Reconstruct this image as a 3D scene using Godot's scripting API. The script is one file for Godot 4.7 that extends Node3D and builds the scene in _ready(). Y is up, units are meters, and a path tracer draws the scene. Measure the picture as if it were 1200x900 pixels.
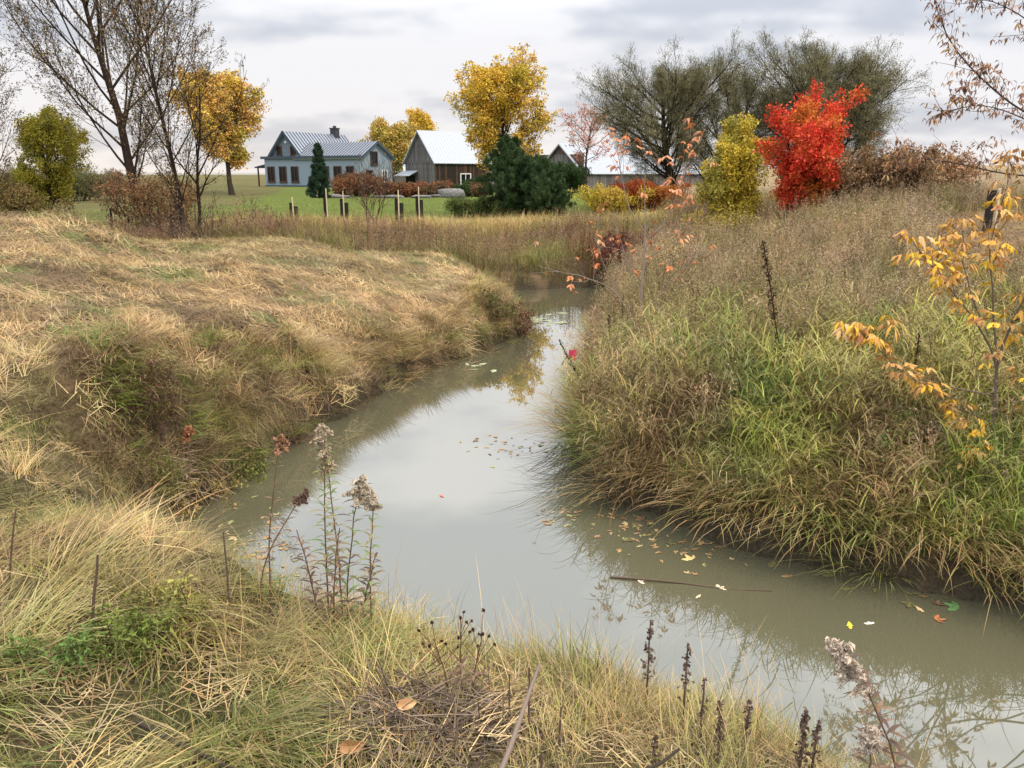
extends Node3D
# A muddy creek bending between grassy autumn banks, a blue-grey farmhouse and two weathered barns beyond.
# x runs to the right, -z away from the camera ("f" below is the distance in front of it, in metres), water level is y = 0.

var rng := RandomNumberGenerator.new()
var patches := FastNoiseLite.new()
var fine := FastNoiseLite.new()
var names := {}
var M := {}

const EYE := 3.0
const PITCH := 14.6
const FOCAL := 943.0

# ---------------------------------------------------------------- small helpers
func numbered(called: String) -> String:
	var n: int = names.get(called, 0)
	names[called] = n + 1
	return called if n == 0 else "%s_%03d" % [called, n]

func tag(o: Node, label: String, category: String, group := "", kind := "") -> Node:
	if label != "": o.set_meta("label", label)
	if category != "": o.set_meta("category", category)
	if group != "": o.set_meta("group", group)
	if kind != "": o.set_meta("kind", kind)
	return o

func thing(called: String, at: Vector3, label: String, category: String, group := "", turn := 0.0) -> Node3D:
	var o := Node3D.new()
	o.name = numbered(called)
	add_child(o)
	o.position = at
	o.rotation.y = turn
	tag(o, label, category, group)
	return o

func mat(c: Color, rough := 0.9, spec := 0.3) -> StandardMaterial3D:
	var m := StandardMaterial3D.new()
	m.albedo_color = c.linear_to_srgb()
	m.roughness = rough
	m.metallic_specular = spec
	return m

func leafmat(back := 0.0, rough := 0.75, spec := 0.25) -> StandardMaterial3D:
	var m := mat(Color.WHITE, rough, spec)
	m.vertex_color_use_as_albedo = true
	m.cull_mode = BaseMaterial3D.CULL_DISABLED
	if back > 0.0:
		m.backlight_enabled = true
		m.backlight = Color(back, back, back * 0.8)
	return m

func noise_tex(freq: float, lo: float, hi: float, size := 512, oct := 4, sd := 1) -> NoiseTexture2D:
	var n := FastNoiseLite.new()
	n.seed = sd
	n.frequency = freq
	n.fractal_octaves = oct
	n.noise_type = FastNoiseLite.TYPE_SIMPLEX_SMOOTH
	var g := Gradient.new()
	g.set_color(0, Color(lo, lo, lo)); g.set_color(1, Color(hi, hi, hi))
	var t := NoiseTexture2D.new()
	t.width = size; t.height = size
	t.seamless = true
	t.noise = n
	t.color_ramp = g
	return t

func rv() -> Vector3:
	return Vector3(rng.randf_range(-1, 1), rng.randf_range(-1, 1), rng.randf_range(-1, 1))

func rr(a: float, b: float) -> float:
	return rng.randf_range(a, b)

func mixc(a: Color, b: Color, t: float) -> Color:
	return a.lerp(b, clampf(t, 0.0, 1.0))

func jit(c: Color, k: float) -> Color:
	var s := 1.0 + rr(-k, k)
	return Color(c.r * s * (1.0 + rr(-k, k) * 0.25), c.g * s, c.b * s * (1.0 + rr(-k, k) * 0.3))

# Collects triangles for one mesh.
class Shape:
	var v := PackedVector3Array()
	var c := PackedColorArray()
	func tri(a: Vector3, b: Vector3, d: Vector3, k: Color) -> void:
		v.append(a); v.append(b); v.append(d)
		c.append(k); c.append(k); c.append(k)
	func quad(a: Vector3, b: Vector3, d: Vector3, e: Vector3, k: Color) -> void:
		tri(a, b, d, k); tri(a, d, e, k)
	func box(p: Vector3, s: Vector3, k := Color.WHITE, turn := Basis()) -> void:
		var h := s * 0.5
		var q := []
		for i in 8:
			q.append(p + turn * Vector3(h.x if i & 1 else -h.x, h.y if i & 2 else -h.y, h.z if i & 4 else -h.z))
		quad(q[0], q[2], q[3], q[1], k); quad(q[5], q[7], q[6], q[4], k)
		quad(q[4], q[6], q[2], q[0], k); quad(q[1], q[3], q[7], q[5], k)
		quad(q[2], q[6], q[7], q[3], k); quad(q[4], q[0], q[1], q[5], k)
	func tube(pts: PackedVector3Array, rad: PackedFloat32Array, sides: int, k: Color) -> void:
		var n := pts.size()
		var prev := PackedVector3Array()
		var side := Vector3.ZERO
		for i in n:
			var d: Vector3 = (pts[mini(i + 1, n - 1)] - pts[maxi(i - 1, 0)]).normalized()
			if side == Vector3.ZERO:
				side = d.cross(Vector3(0.31, 0.2, 0.93)).normalized()
			else:
				side = (side - d * side.dot(d)).normalized()
			var up := d.cross(side)
			var ring := PackedVector3Array()
			for s in sides:
				var a := TAU * s / sides
				ring.append(pts[i] + (side * cos(a) + up * sin(a)) * rad[i])
			if i > 0:
				for s in sides:
					var s2 := (s + 1) % sides
					tri(prev[s], ring[s2], ring[s], k)
					tri(prev[s], prev[s2], ring[s2], k)
			prev = ring
	func mesh(smooth := false) -> ArrayMesh:
		var st := SurfaceTool.new()
		st.begin(Mesh.PRIMITIVE_TRIANGLES)
		if smooth:
			st.set_smooth_group(0)
		else:
			st.set_smooth_group(-1)
		for i in v.size():
			st.set_color(c[i])
			st.add_vertex(v[i])
		if smooth:
			st.index()
		st.generate_normals()
		return st.commit()

func put(sh: Shape, called: String, m: Material, parent: Node, smooth := false) -> MeshInstance3D:
	return put_mesh(sh.mesh(smooth), called, m, parent)

func put_mesh(me: Mesh, called: String, m: Material, parent: Node) -> MeshInstance3D:
	var o := MeshInstance3D.new()
	o.name = numbered(called) if parent == self else called
	o.mesh = me
	o.material_override = m
	parent.add_child(o, true)
	return o

func put_copies(me: Mesh, called: String, m: Material, parent: Node, where: Array, tint: PackedColorArray) -> MultiMeshInstance3D:
	if where.is_empty():
		return null
	var mm := MultiMesh.new()
	mm.transform_format = MultiMesh.TRANSFORM_3D
	mm.use_colors = true
	mm.mesh = me
	mm.instance_count = where.size()
	for i in where.size():
		mm.set_instance_transform(i, where[i])
		mm.set_instance_color(i, tint[i])
	var o := MultiMeshInstance3D.new()
	o.name = numbered(called) if parent == self else called
	o.multimesh = mm
	o.material_override = m
	o.set_meta("kind", "stuff")
	parent.add_child(o, true)
	return o

# ---------------------------------------------------------------- terrain
# The water's edge, as (x, f) going round: the far bank of the reach, then back along the near one.
var shore := PackedVector2Array([
	Vector2(14, 1.2), Vector2(9, 3.1), Vector2(6, 4.35), Vector2(4.6, 4.72), Vector2(3.6, 5.1), Vector2(3.1, 5.34), Vector2(2.61, 5.65), Vector2(2.15, 5.9), Vector2(1.78, 6.12),
	Vector2(1.4, 6.62), Vector2(0.95, 7.1), Vector2(0.72, 7.6), Vector2(0.66, 8.3), Vector2(0.72, 9.4), Vector2(0.9, 11.0), Vector2(1.15, 12.6),
	Vector2(1.5, 14.6), Vector2(1.9, 16.9), Vector2(2.3, 19.2), Vector2(3.6, 20.6), Vector2(7, 21.6), Vector2(7, 22.8), Vector2(3.0, 22.3), Vector2(0.9, 21.7),
	Vector2(-0.3, 21.3), Vector2(-0.6, 20.2), Vector2(-0.1, 18.4), Vector2(0.28, 16.4), Vector2(0.12, 15.0), Vector2(-0.25, 14.3), Vector2(-0.87, 13.3), Vector2(-1.4, 12.3), Vector2(-1.87, 10.9),
	Vector2(-2.15, 9.8), Vector2(-2.43, 9.15), Vector2(-2.63, 8.4), Vector2(-2.82, 7.7), Vector2(-2.98, 7.05), Vector2(-2.98, 6.45), Vector2(-2.72, 5.75), Vector2(-2.32, 5.22),
	Vector2(-1.64, 5.0), Vector2(-1.17, 4.72), Vector2(-0.72, 4.5), Vector2(-0.21, 4.36), Vector2(0.21, 4.28), Vector2(0.6, 4.12), Vector2(0.96, 3.9), Vector2(1.25, 3.66),
	Vector2(1.6, 3.35), Vector2(2.4, 2.75), Vector2(4.6, 1.6), Vector2(9, 0.0), Vector2(13, -1.6)])

func off_shore(x: float, f: float) -> float:   # metres from the water's edge, negative in the water
	if x < -9.0 or x > 16.0 or f < -4.0 or f > 29.0:
		return 6.0
	var p := Vector2(x, f)
	var best := 1e9
	var inside := false
	var n := shore.size()
	var a: Vector2 = shore[n - 1]
	for i in n:
		var b: Vector2 = shore[i]
		var ab := b - a
		var t := clampf((p - a).dot(ab) / ab.length_squared(), 0.0, 1.0)
		best = minf(best, (a + ab * t).distance_squared_to(p))
		if (a.y > f) != (b.y > f) and x < (b.x - a.x) * (f - a.y) / (b.y - a.y) + a.x:
			inside = not inside
		a = b
	var d := sqrt(best)
	return minf(6.0, (-d if inside else d) + fine.get_noise_2d(x * 9.0, f * 9.0) * 0.16)

# (x, f, height of the land, width of the slope down to the water)
var lie := [
	[0.0, 0.0, 1.32, 2.0], [-2.0, 1.5, 1.24, 2.0], [1.2, 1.5, 1.02, 2.0], [-0.5, 2.6, 0.88, 2.0], [3.0, 0.5, 0.9, 2.0], [-3.0, 3.7, 1.26, 2.0], [-3.8, 5.6, 1.42, 1.7], [-5.0, 3.0, 1.6, 1.5],
	[-4.2, 7.5, 1.55, 1.1], [-3.2, 9.5, 1.25, 1.5], [-2.6, 12.0, 1.05, 1.4], [-1.4, 15.5, 0.85, 1.2], [-0.5, 17.6, 0.78, 1.1], [-9.2, 14.6, 2.25, 2.0], [-6.2, 19.5, 1.42, 2.0], [-3.0, 19.0, 1.12, 1.2],
	[-7.0, 10.5, 1.88, 1.5], [-14.0, 12.0, 2.55, 2.0], [-15.0, 19.0, 2.0, 2.0], [-5.2, 13.5, 1.5, 1.5], [-4.0, 16.0, 1.28, 1.2],
	[-9.0, 26.0, 0.6, 2.0], [-3.0, 25.0, 0.2, 1.5], [-18.0, 30.0, 0.9, 2.0], [0.0, 28.0, 0.35, 1.5], [6.0, 27.0, 0.55, 1.5],
	[-16.0, 36.0, 0.75, 2.0], [-6.0, 36.0, 0.8, 2.0], [3.0, 36.0, 0.85, 2.0], [-20.0, 60.0, 0.85, 2.0], [0.0, 60.0, 0.85, 2.0], [-25.0, 80.0, 0.9, 2.0], [-5.0, 80.0, 0.9, 2.0], [10.0, 70.0, 1.0, 2.0],
	[-30.0, 115.0, 1.35, 2.0], [-10.0, 115.0, 1.35, 2.0], [10.0, 112.0, 1.1, 2.0], [0.0, 200.0, 1.5, 2.0], [-120.0, 200.0, 1.6, 2.0], [-300.0, 600.0, 2.0, 2.0], [0.0, 800.0, 2.0, 2.0],
	[5.0, 6.6, 1.0, 3.2], [3.2, 8.2, 1.3, 3.2], [2.6, 11.0, 1.15, 2.6], [6.5, 9.5, 1.4, 3.4], [4.0, 14.0, 1.25, 2.6], [4.4, 18.0, 1.15, 2.0], [7.5, 14.5, 1.62, 3.0], [9.0, 7.0, 1.4, 3.4],
	[8.0, 20.0, 1.7, 3.0], [12.0, 12.0, 1.65, 3.0], [11.0, 24.0, 2.0, 3.0], [14.0, 20.0, 2.0, 3.0], [10.0, 34.0, 1.6, 3.0], [20.0, 32.0, 2.35, 3.0], [10.0, 48.0, 1.35, 3.0], [22.0, 55.0, 2.3, 3.0],
	[60.0, 100.0, 3.0, 3.0], [35.0, 110.0, 1.7, 3.0], [120.0, 200.0, 4.2, 3.0], [200.0, 330.0, 6.3, 3.0], [90.0, 340.0, 5.2, 3.0], [400.0, 800.0, 8.0, 3.0]]
var lie_q := []

func bend(x: float, f: float) -> Vector2:
	return Vector2(atan2(x, f + 7.0) * 1.4, log(sqrt(x * x + (f + 7.0) * (f + 7.0))))

func land(x: float, f: float) -> Vector2:      # (height, slope width) from the points above
	var q := bend(x, maxf(f, -4.0))
	var w := 0.0; var h := 0.0; var s := 0.0
	for p in lie_q:
		var d: float = q.distance_squared_to(p[0]) + 0.0016
		var k: float = 1.0 / (d * d)
		w += k; h += k * p[1]; s += k * p[2]
	return Vector2(h / w, s / w)

func raw_height(x: float, f: float) -> Vector2:   # (height, distance from the water)
	var sd := off_shore(x, f)
	var l := land(x, f)
	if sd <= 0.0:
		return Vector2(-0.08 + maxf(sd, -1.2) * 0.7, sd)
	var t := clampf(sd / l.y, 0.0, 1.0)
	var rise := 1.0 - (1.0 - t) * (1.0 - t)
	var lip := (0.24 if on_right(x, f) else 0.18) * smoothstep(0.0, 0.12, sd) * (1.0 - t)      # the water has cut a step into the bank
	var rough := 0.05 * fine.get_noise_2d(x * 6.0, f * 6.0) + 0.09 * fine.get_noise_2d(x * 2.1 + 40.0, f * 2.1)
	var far := clampf((sqrt(x * x + f * f) - 30.0) / 40.0, 0.0, 1.0)
	var roll := 0.4 * far * fine.get_noise_2d(x * 0.55, f * 0.4 + 60.0) * (1.0 - smoothstep(90.0, 130.0, f))
	return Vector2(-0.08 + rise * (l.x + 0.08) + lip + rough * minf(1.0, sd * 1.5) * (1.0 - 0.6 * far) + roll, sd)

var xs := PackedFloat32Array()
var fs := PackedFloat32Array()
var hs := PackedFloat32Array()
var ds := PackedFloat32Array()

func steps(marks: Array) -> PackedFloat32Array:    # [[end, step], ...] beginning at the first end
	var out := PackedFloat32Array([marks[0][0]])
	for k in range(1, marks.size()):
		var a: float = marks[k - 1][0]
		var n := int(ceil((marks[k][0] - a) / marks[k][1]))
		for i in n:
			out.append(a + (marks[k][0] - a) * (i + 1.0) / n)
	return out

func find(list: PackedFloat32Array, value: float) -> int:
	return clampi(list.bsearch(value) - 1, 0, list.size() - 2)

func sample(x: float, f: float) -> Vector2:    # (height, distance from the water) on the built ground
	var i := find(xs, x); var j := find(fs, f)
	var u := clampf((x - xs[i]) / (xs[i + 1] - xs[i]), 0.0, 1.0)
	var w := clampf((f - fs[j]) / (fs[j + 1] - fs[j]), 0.0, 1.0)
	var nx := xs.size()
	var a := j * nx + i
	var h: float = lerpf(lerpf(hs[a], hs[a + 1], u), lerpf(hs[a + nx], hs[a + nx + 1], u), w)
	var d: float = lerpf(lerpf(ds[a], ds[a + 1], u), lerpf(ds[a + nx], ds[a + nx + 1], u), w)
	return Vector2(h, d)

func ground(x: float, f: float) -> float:
	return sample(x, f).x

func spot(bearing: float, f: float, sink := 0.03) -> Vector3:   # a place on the ground at distance f; bearing counts 1/943 of the distance, 600 straight ahead
	var c := cos(deg_to_rad(PITCH)); var s := sin(deg_to_rad(PITCH))
	var x := (bearing - 600.0) / FOCAL * f * 1.02
	for k in 3:
		x = (bearing - 600.0) / FOCAL * (f * c + (EYE - ground(x, f)) * s)
	return Vector3(x, ground(x, f) - sink, -f)

func on_right(x: float, f: float) -> bool:
	var mid := 0.0
	if f < 6.0:
		return x > 1.2 and f > 4.9 - (x - 1.2) * 0.3
	if f < 9.0: mid = lerpf(1.0, -0.6, (f - 6.0) / 3.0)
	elif f < 15.0: mid = lerpf(-0.6, 0.9, (f - 9.0) / 6.0)
	else: mid = 1.1
	return x > mid and f < 20.7 + clampf((x - 1.5) * 0.3, 0.0, 1.6) + maxf(0.0, x - 7.0) * 2.0

const STRAW := Color(0.46, 0.325, 0.155)
const PALE := Color(0.57, 0.44, 0.235)
const BROWN := Color(0.21, 0.145, 0.082)
const DARK := Color(0.09, 0.064, 0.042)
const GREEN := Color(0.15, 0.21, 0.05)
const OLIVE := Color(0.205, 0.215, 0.075)
const YELLOW := Color(0.39, 0.38, 0.095)
const LAWN := Color(0.2, 0.255, 0.068)

func soil(x: float, f: float, sd: float, h: float) -> Color:
	var n := patches.get_noise_2d(x * 3.0, f * 3.0)
	var far := sqrt(x * x + f * f)
	if sd < 0.12:
		return Color(0.1, 0.085, 0.055)
	if f > 34.0 + patches.get_noise_2d(x * 1.5, 7.0) * 3.0 + clampf((x + 2.0) * 0.4, -3.0, 6.0):
		if x < -0.2 * f - 8.0 or f > 150.0 and x < 0.0:       # pasture
			return mixc(Color(0.17, 0.18, 0.07), Color(0.26, 0.22, 0.1), n + 0.5)
		if x > 0.11 * f + 6.0 or f > 150.0:      # dry fields
			return mixc(Color(0.5, 0.385, 0.24), Color(0.42, 0.31, 0.18), n + 0.5)
		if f < 39.0:
			return mixc(STRAW, LAWN, 0.2 + n)
		return mixc(LAWN, Color(0.2, 0.26, 0.06), n * 0.9 + 0.3)
	if on_right(x, f) or far > 22.0:
		return mixc(Color(0.1, 0.08, 0.05), BROWN, 0.3 + n)
	if f < 6.6:
		return mixc(Color(0.11, 0.095, 0.055), BROWN, 0.25 + n)
	return mixc(mixc(Color(0.36, 0.26, 0.15), Color(0.13, 0.09, 0.055), 0.4 + n * 1.6), GREEN, fine.get_noise_2d(x * 3.0 + 90.0, f * 3.0) * 1.2 - 0.25)

func build_ground() -> void:
	for p in lie:
		lie_q.append([bend(p[0], p[1]), p[2], p[3]])
	xs = steps([[-900.0, 1], [-300.0, 100.0], [-90.0, 15.0], [-30.0, 2.5], [-14.0, 0.6], [-8.0, 0.25], [7.0, 0.115], [13.0, 0.25], [22.0, 0.6], [45.0, 2.5], [120.0, 12.0], [300.0, 30.0], [900.0, 100.0]])
	fs = steps([[-12.0, 1], [-1.0, 1.0], [1.2, 0.25], [15.0, 0.115], [26.0, 0.2], [42.0, 0.5], [80.0, 1.5], [140.0, 5.0], [400.0, 20.0], [1200.0, 100.0]])
	var nx := xs.size(); var nf := fs.size()
	hs.resize(nx * nf); ds.resize(nx * nf)
	var v := PackedVector3Array(); var c := PackedColorArray(); var idx := PackedInt32Array()
	v.resize(nx * nf); c.resize(nx * nf)
	for j in nf:
		for i in nx:
			var r := raw_height(xs[i], fs[j])
			var k := j * nx + i
			hs[k] = r.x; ds[k] = r.y
			v[k] = Vector3(xs[i], r.x, -fs[j])
			c[k] = soil(xs[i], fs[j], r.y, r.x)
	for j in nf - 1:
		for i in nx - 1:
			var a := j * nx + i
			idx.append_array([a, a + nx, a + nx + 1, a, a + nx + 1, a + 1])
	var arr := []
	arr.resize(Mesh.ARRAY_MAX)
	arr[Mesh.ARRAY_VERTEX] = v; arr[Mesh.ARRAY_COLOR] = c; arr[Mesh.ARRAY_INDEX] = idx
	var nm := PackedVector3Array()
	nm.resize(nx * nf)
	for j in nf:
		for i in nx:
			var i0 := maxi(i - 1, 0); var i1 := mini(i + 1, nx - 1); var j0 := maxi(j - 1, 0); var j1 := mini(j + 1, nf - 1)
			nm[j * nx + i] = (v[j * nx + i1] - v[j * nx + i0]).cross(v[j1 * nx + i] - v[j0 * nx + i]).normalized()
	arr[Mesh.ARRAY_NORMAL] = nm
	var me := ArrayMesh.new()
	me.add_surface_from_arrays(Mesh.PRIMITIVE_TRIANGLES, arr)
	var m := mat(Color.WHITE, 0.95, 0.15)
	m.vertex_color_use_as_albedo = true
	m.albedo_texture = noise_tex(0.03, 0.55, 1.0, 1024, 5, 3)
	m.uv1_triplanar = true; m.uv1_world_triplanar = true
	m.uv1_scale = Vector3(0.7, 0.7, 0.7)
	m.heightmap_enabled = true
	m.heightmap_texture = noise_tex(0.06, 0.0, 1.0, 512, 5, 4)
	m.heightmap_scale = 4.0
	var o := put_mesh(me, "ground", m, self)
	o.set_meta("kind", "structure")

func build_water() -> void:
	var m := mat(Color(0.1, 0.098, 0.06), 0.01, 1.0)
	m.clearcoat_enabled = true
	m.clearcoat = 1.0
	m.clearcoat_roughness = 0.015
	m.normal_enabled = true
	var n := FastNoiseLite.new()
	n.seed = 21; n.frequency = 0.012; n.fractal_octaves = 3
	var t := NoiseTexture2D.new()
	t.width = 512; t.height = 512; t.seamless = true; t.as_normal_map = true; t.bump_strength = 1.0; t.noise = n
	m.normal_texture = t
	m.normal_scale = 0.024
	m.uv1_triplanar = true; m.uv1_world_triplanar = true
	m.uv1_scale = Vector3(0.5, 0.5, 0.5)
	var sh := Shape.new()
	sh.quad(Vector3(-8, 0, 6), Vector3(-8, 0, -28), Vector3(18, 0, -28), Vector3(18, 0, 6), Color.WHITE)
	var o := put(sh, "water", m, self)
	o.set_meta("kind", "structure")

# ---------------------------------------------------------------- sky and light
func build_sky() -> void:
	var cam := Camera3D.new()
	cam.name = "camera"
	add_child(cam)
	cam.position = Vector3(0, EYE, 0)
	cam.rotation_degrees = Vector3(-PITCH, 0, 0)
	cam.fov = 2.0 * rad_to_deg(atan(450.0 / FOCAL))
	cam.near = 0.05
	cam.far = 4000.0
	cam.current = true
	var w := 2048; var h := 1024
	var im := Image.create(w, h, false, Image.FORMAT_RGBF)
	var big := FastNoiseLite.new(); big.seed = 5; big.frequency = 0.33; big.fractal_octaves = 4
	var streak := FastNoiseLite.new(); streak.seed = 11; streak.frequency = 0.8; streak.fractal_octaves = 5
	var grey := Color(0.42, 0.475, 0.57); var white := Color(0.8, 0.81, 0.85); var warm := Color(0.9, 0.77, 0.65)
	for j in h:
		var el := PI * (0.5 - (j + 0.5) / h)
		if j > h / 2 + 8:
			im.fill_rect(Rect2i(0, j, w, h - j), Color(0.3, 0.26, 0.19))
			break
		var y := maxf(sin(el), 0.0); var ch := cos(el)
		for i in w:
			var az := TAU * ((i + 0.5) / w - 0.5)
			var px := sin(az) * ch / (y + 0.16) * 1.35; var pz := -cos(az) * ch / (y + 0.16) * 1.35
			var a := big.get_noise_2d(px + 3.0, pz * 1.3)
			var b := streak.get_noise_2d(px * 0.8 + 9.0, pz * 1.2)
			var d := streak.get_noise_2d(px * 2.6 + 31.0, pz * 3.2)
			var k := smoothstep(-0.15, 0.6, a * 0.95 + b * 0.55 + d * 0.4)
			var c := white.lerp(grey, k * 0.78)
			c = c.lerp(warm, (0.5 + 0.3 * sin(az)) * exp(-y * 13.0))
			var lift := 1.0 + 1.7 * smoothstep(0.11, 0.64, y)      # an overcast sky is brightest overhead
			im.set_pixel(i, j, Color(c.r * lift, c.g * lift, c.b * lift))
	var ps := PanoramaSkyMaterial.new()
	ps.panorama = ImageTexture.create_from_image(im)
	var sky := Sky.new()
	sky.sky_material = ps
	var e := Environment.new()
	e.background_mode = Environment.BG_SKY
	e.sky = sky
	e.tonemap_mode = Environment.TONE_MAPPER_LINEAR
	e.tonemap_exposure = 1.14
	e.sdfgi_enabled = true; e.ssao_enabled = true; e.ssil_enabled = true
	var we := WorldEnvironment.new()
	we.environment = e
	add_child(we)
	var sun := DirectionalLight3D.new()
	sun.name = "sun"
	sun.light_energy = 0.75
	sun.light_angular_distance = 10.0
	sun.light_color = Color(1.0, 0.9, 0.76)
	sun.shadow_enabled = true
	add_child(sun)
	sun.look_at_from_position(Vector3.ZERO, -Vector3(0.6, 1.05, 0.35), Vector3.UP)

# ---------------------------------------------------------------- grasses and ground cover
func blade(sh: Shape, p: Vector3, dir: Vector3, length: float, width: float, tilt: float, curl: float, c: Color, segs := 3) -> void:
	# a strip that starts tilt radians from upright and bends curl more towards its tip
	var side := Vector3(-dir.z, 0, dir.x) * width * 0.5
	side = (side + dir * width * rr(-0.3, 0.3)).limit_length(width * 0.5)
	var a := p - side; var b := p + side
	var q := p
	for i in segs:
		var t := tilt + curl * (i + 0.5) / segs
		q += (Vector3.UP * cos(t) + dir * sin(t)) * length / segs
		if i == segs - 1:
			sh.tri(a, q, b, c)
		else:
			var k := 1.0 - 0.75 * (i + 1.0) / segs * (i + 1.0) / segs
			var a2 := q - side * k; var b2 := q + side * k
			sh.quad(a, a2, b2, b, c)
			a = a2; b = b2

func flat_dir() -> Vector3:
	var a := rr(0, TAU)
	return Vector3(cos(a), 0, sin(a))

# Tints inside a tuft are ratios round 1: the copy's own colour multiplies them.
func tint(kind: int) -> Color:
	var s := rr(0.6, 1.3)
	if kind == 0: return Color(s, s, s)
	if kind == 1: return Color(s * 1.25, s * 1.05, s * 0.95)     # drier
	return Color(s * 0.84, s * 1.0, s * 0.62)                      # greener

func tuft(n: int, spread: float, l0: float, l1: float, w: float, t0: float, t1: float, curl: float, dry := 0.35, comb := Vector3.ZERO, segs := 3) -> Mesh:
	var sh := Shape.new()
	for i in n:
		var a := flat_dir()
		var p := a * spread * sqrt(rng.randf()) + Vector3(0, -0.03, 0)
		var d := (flat_dir() * 0.8 + a * 0.5 + comb).normalized()
		blade(sh, p, d, rr(l0, l1), w * rr(0.6, 1.3), rr(t0, t1), curl * rr(0.3, 1.3), tint(1 if rng.randf() < dry else 0 if rng.randf() < 0.5 else 2), segs)
	return sh.mesh()

func reed_tuft(n: int) -> Mesh:      # leafy stems whose broad leaves arch over
	var sh := Shape.new()
	for i in n:
		var a := flat_dir()
		var p := a * 0.16 * sqrt(rng.randf())
		var d := (flat_dir() + a * 0.6).normalized()
		var hgt := rr(0.3, 0.62)
		var lean := rr(0.1, 0.55)
		var stem := tint(1)
		blade(sh, p, d, hgt, 0.006, lean, 0.3, stem, 2)
		for k in rng.randi_range(5, 8):
			var t := rr(0.25, 1.0)
			var q := p + (Vector3.UP * cos(lean + 0.12 * t) + d * sin(lean + 0.12 * t)) * hgt * t
			blade(sh, q, flat_dir(), rr(0.14, 0.32), rr(0.0045, 0.0095), rr(0.3, 1.0), rr(0.6, 1.9), tint(rng.randi_range(0, 2) if k > 1 else 1), 4)
	return sh.mesh()

func weed_stalk(hgt: float, leaves: int, head: int, lean := 0.12) -> Mesh:   # upright dead stalk with shrivelled leaves and a fuzzy head
	var sh := Shape.new()
	for s in 3:
		var p := flat_dir() * rr(0.0, 0.09)
		var d := flat_dir()
		var hh := hgt * rr(0.7, 1.1)
		blade(sh, p, d, hh, 0.011, rr(0, lean), 0.1, Color(0.8, 0.72, 0.66), 2)
		for k in leaves:
			var t := rr(0.15, 0.85)
			blade(sh, p + (Vector3.UP + d * 0.1) * hh * t, flat_dir(), rr(0.06, 0.16), rr(0.012, 0.022), rr(0.6, 1.3), rr(0.3, 1.2), tint(rng.randi_range(0, 2)), 2)
		for k in head:
			var t := rr(0.72, 1.04)
			var q := p + (Vector3.UP + d * 0.1) * hh * t + rv() * (1.1 - t) * 0.22
			var u := rv() * 0.018; var w2 := rv() * 0.018
			var c := tint(1)
			sh.tri(q, q + u, q + w2, c); sh.tri(q, q - u, q + w2 * 0.7 - u * 0.4, c)
	return sh.mesh()

func seed_grass() -> Mesh:         # thin culms with an airy panicle
	var sh := Shape.new()
	for s in 7:
		var p := flat_dir() * rr(0.0, 0.12)
		var d := flat_dir()
		var hh := rr(0.45, 0.8)
		var t0 := rr(0.05, 0.35)
		blade(sh, p, d, hh, 0.005, t0, 0.35, tint(1), 3)
		blade(sh, p, flat_dir(), rr(0.2, 0.35), 0.007, rr(0.3, 0.8), 0.9, tint(0), 3)
		blade(sh, p, flat_dir(), rr(0.2, 0.35), 0.007, rr(0.3, 0.8), 0.9, tint(2), 3)
		for k in 16:
			var t := rr(0.72, 1.0)
			var q := p + (Vector3.UP * cos(t0 + 0.15) + d * sin(t0 + 0.17)) * hh * t
			var o := q + rv() * 0.045 * (1.15 - t) * 3.0
			var c := tint(1)
			sh.tri(q, o + rv() * 0.004, o + rv() * 0.008, c)
			sh.tri(o, o + rv() * 0.013, o + rv() * 0.013, c)
	return sh.mesh()

func stalks(n: int) -> Mesh:        # cut, straight, upright
	var sh := Shape.new()
	for i in n:
		var a := flat_dir()
		blade(sh, a * 0.16 * sqrt(rng.randf()), flat_dir(), rr(0.1, 0.3), 0.0045, rr(0.0, 0.5), rr(0, 0.3), tint(1 if rng.randf() < 0.7 else 0), 2)
	return sh.mesh()

func straw(n: int, spread: float, l: float, comb := 0.0) -> Mesh:      # cut stems lying crisscross
	var sh := Shape.new()
	for i in n:
		var p := flat_dir() * spread * sqrt(rng.randf()) + Vector3(0, rr(0.0, 0.035), 0)
		blade(sh, p, (flat_dir() + Vector3(comb, 0, 0)).normalized(), rr(0.35, 1.0) * l, 0.0055, rr(1.2, 1.64), rr(-0.2, 0.5), tint(1 if rng.randf() < 0.5 else 0), 2)
	return sh.mesh()

func wisps() -> Mesh:
	var sh := Shape.new()
	for i in 3:
		var d := flat_dir(); var t0 := rr(0.05, 0.5); var l := rr(0.4, 0.75)
		blade(sh, flat_dir() * 0.05, d, l, 0.0032, t0, rr(0.2, 0.9), tint(1), 5)
	return sh.mesh()

class Cover:
	var where := []
	var tint := PackedColorArray()

func cells(f0: float, f1: float, cell: float, x0 := -99.0, x1 := 99.0) -> PackedVector2Array:   # jittered places over the ground that the view takes in
	var out := PackedVector2Array()
	var f := f0
	while f < f1:
		var reach := 0.68 * f + 1.6
		var x := maxf(x0, -reach)
		while x < minf(x1, reach):
			out.append(Vector2(x + rr(-0.5, 0.5) * cell, f + rr(-0.5, 0.5) * cell))
			x += cell
		f += cell
	return out

func lay(cv: Cover, x: float, y: float, f: float, size: float, c: Color, up := Vector3.UP, yaw := 999.0) -> void:
	var b := Basis(Vector3.UP, rr(0, TAU) if yaw > 900.0 else yaw)
	if up != Vector3.UP:
		b = Basis(Quaternion(Vector3.UP, up)) * b
	cv.where.append(Transform3D(b.scaled(Vector3(size, size * rr(0.85, 1.15), size)), Vector3(x, y, -f)))
	cv.tint.append(c)

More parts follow.
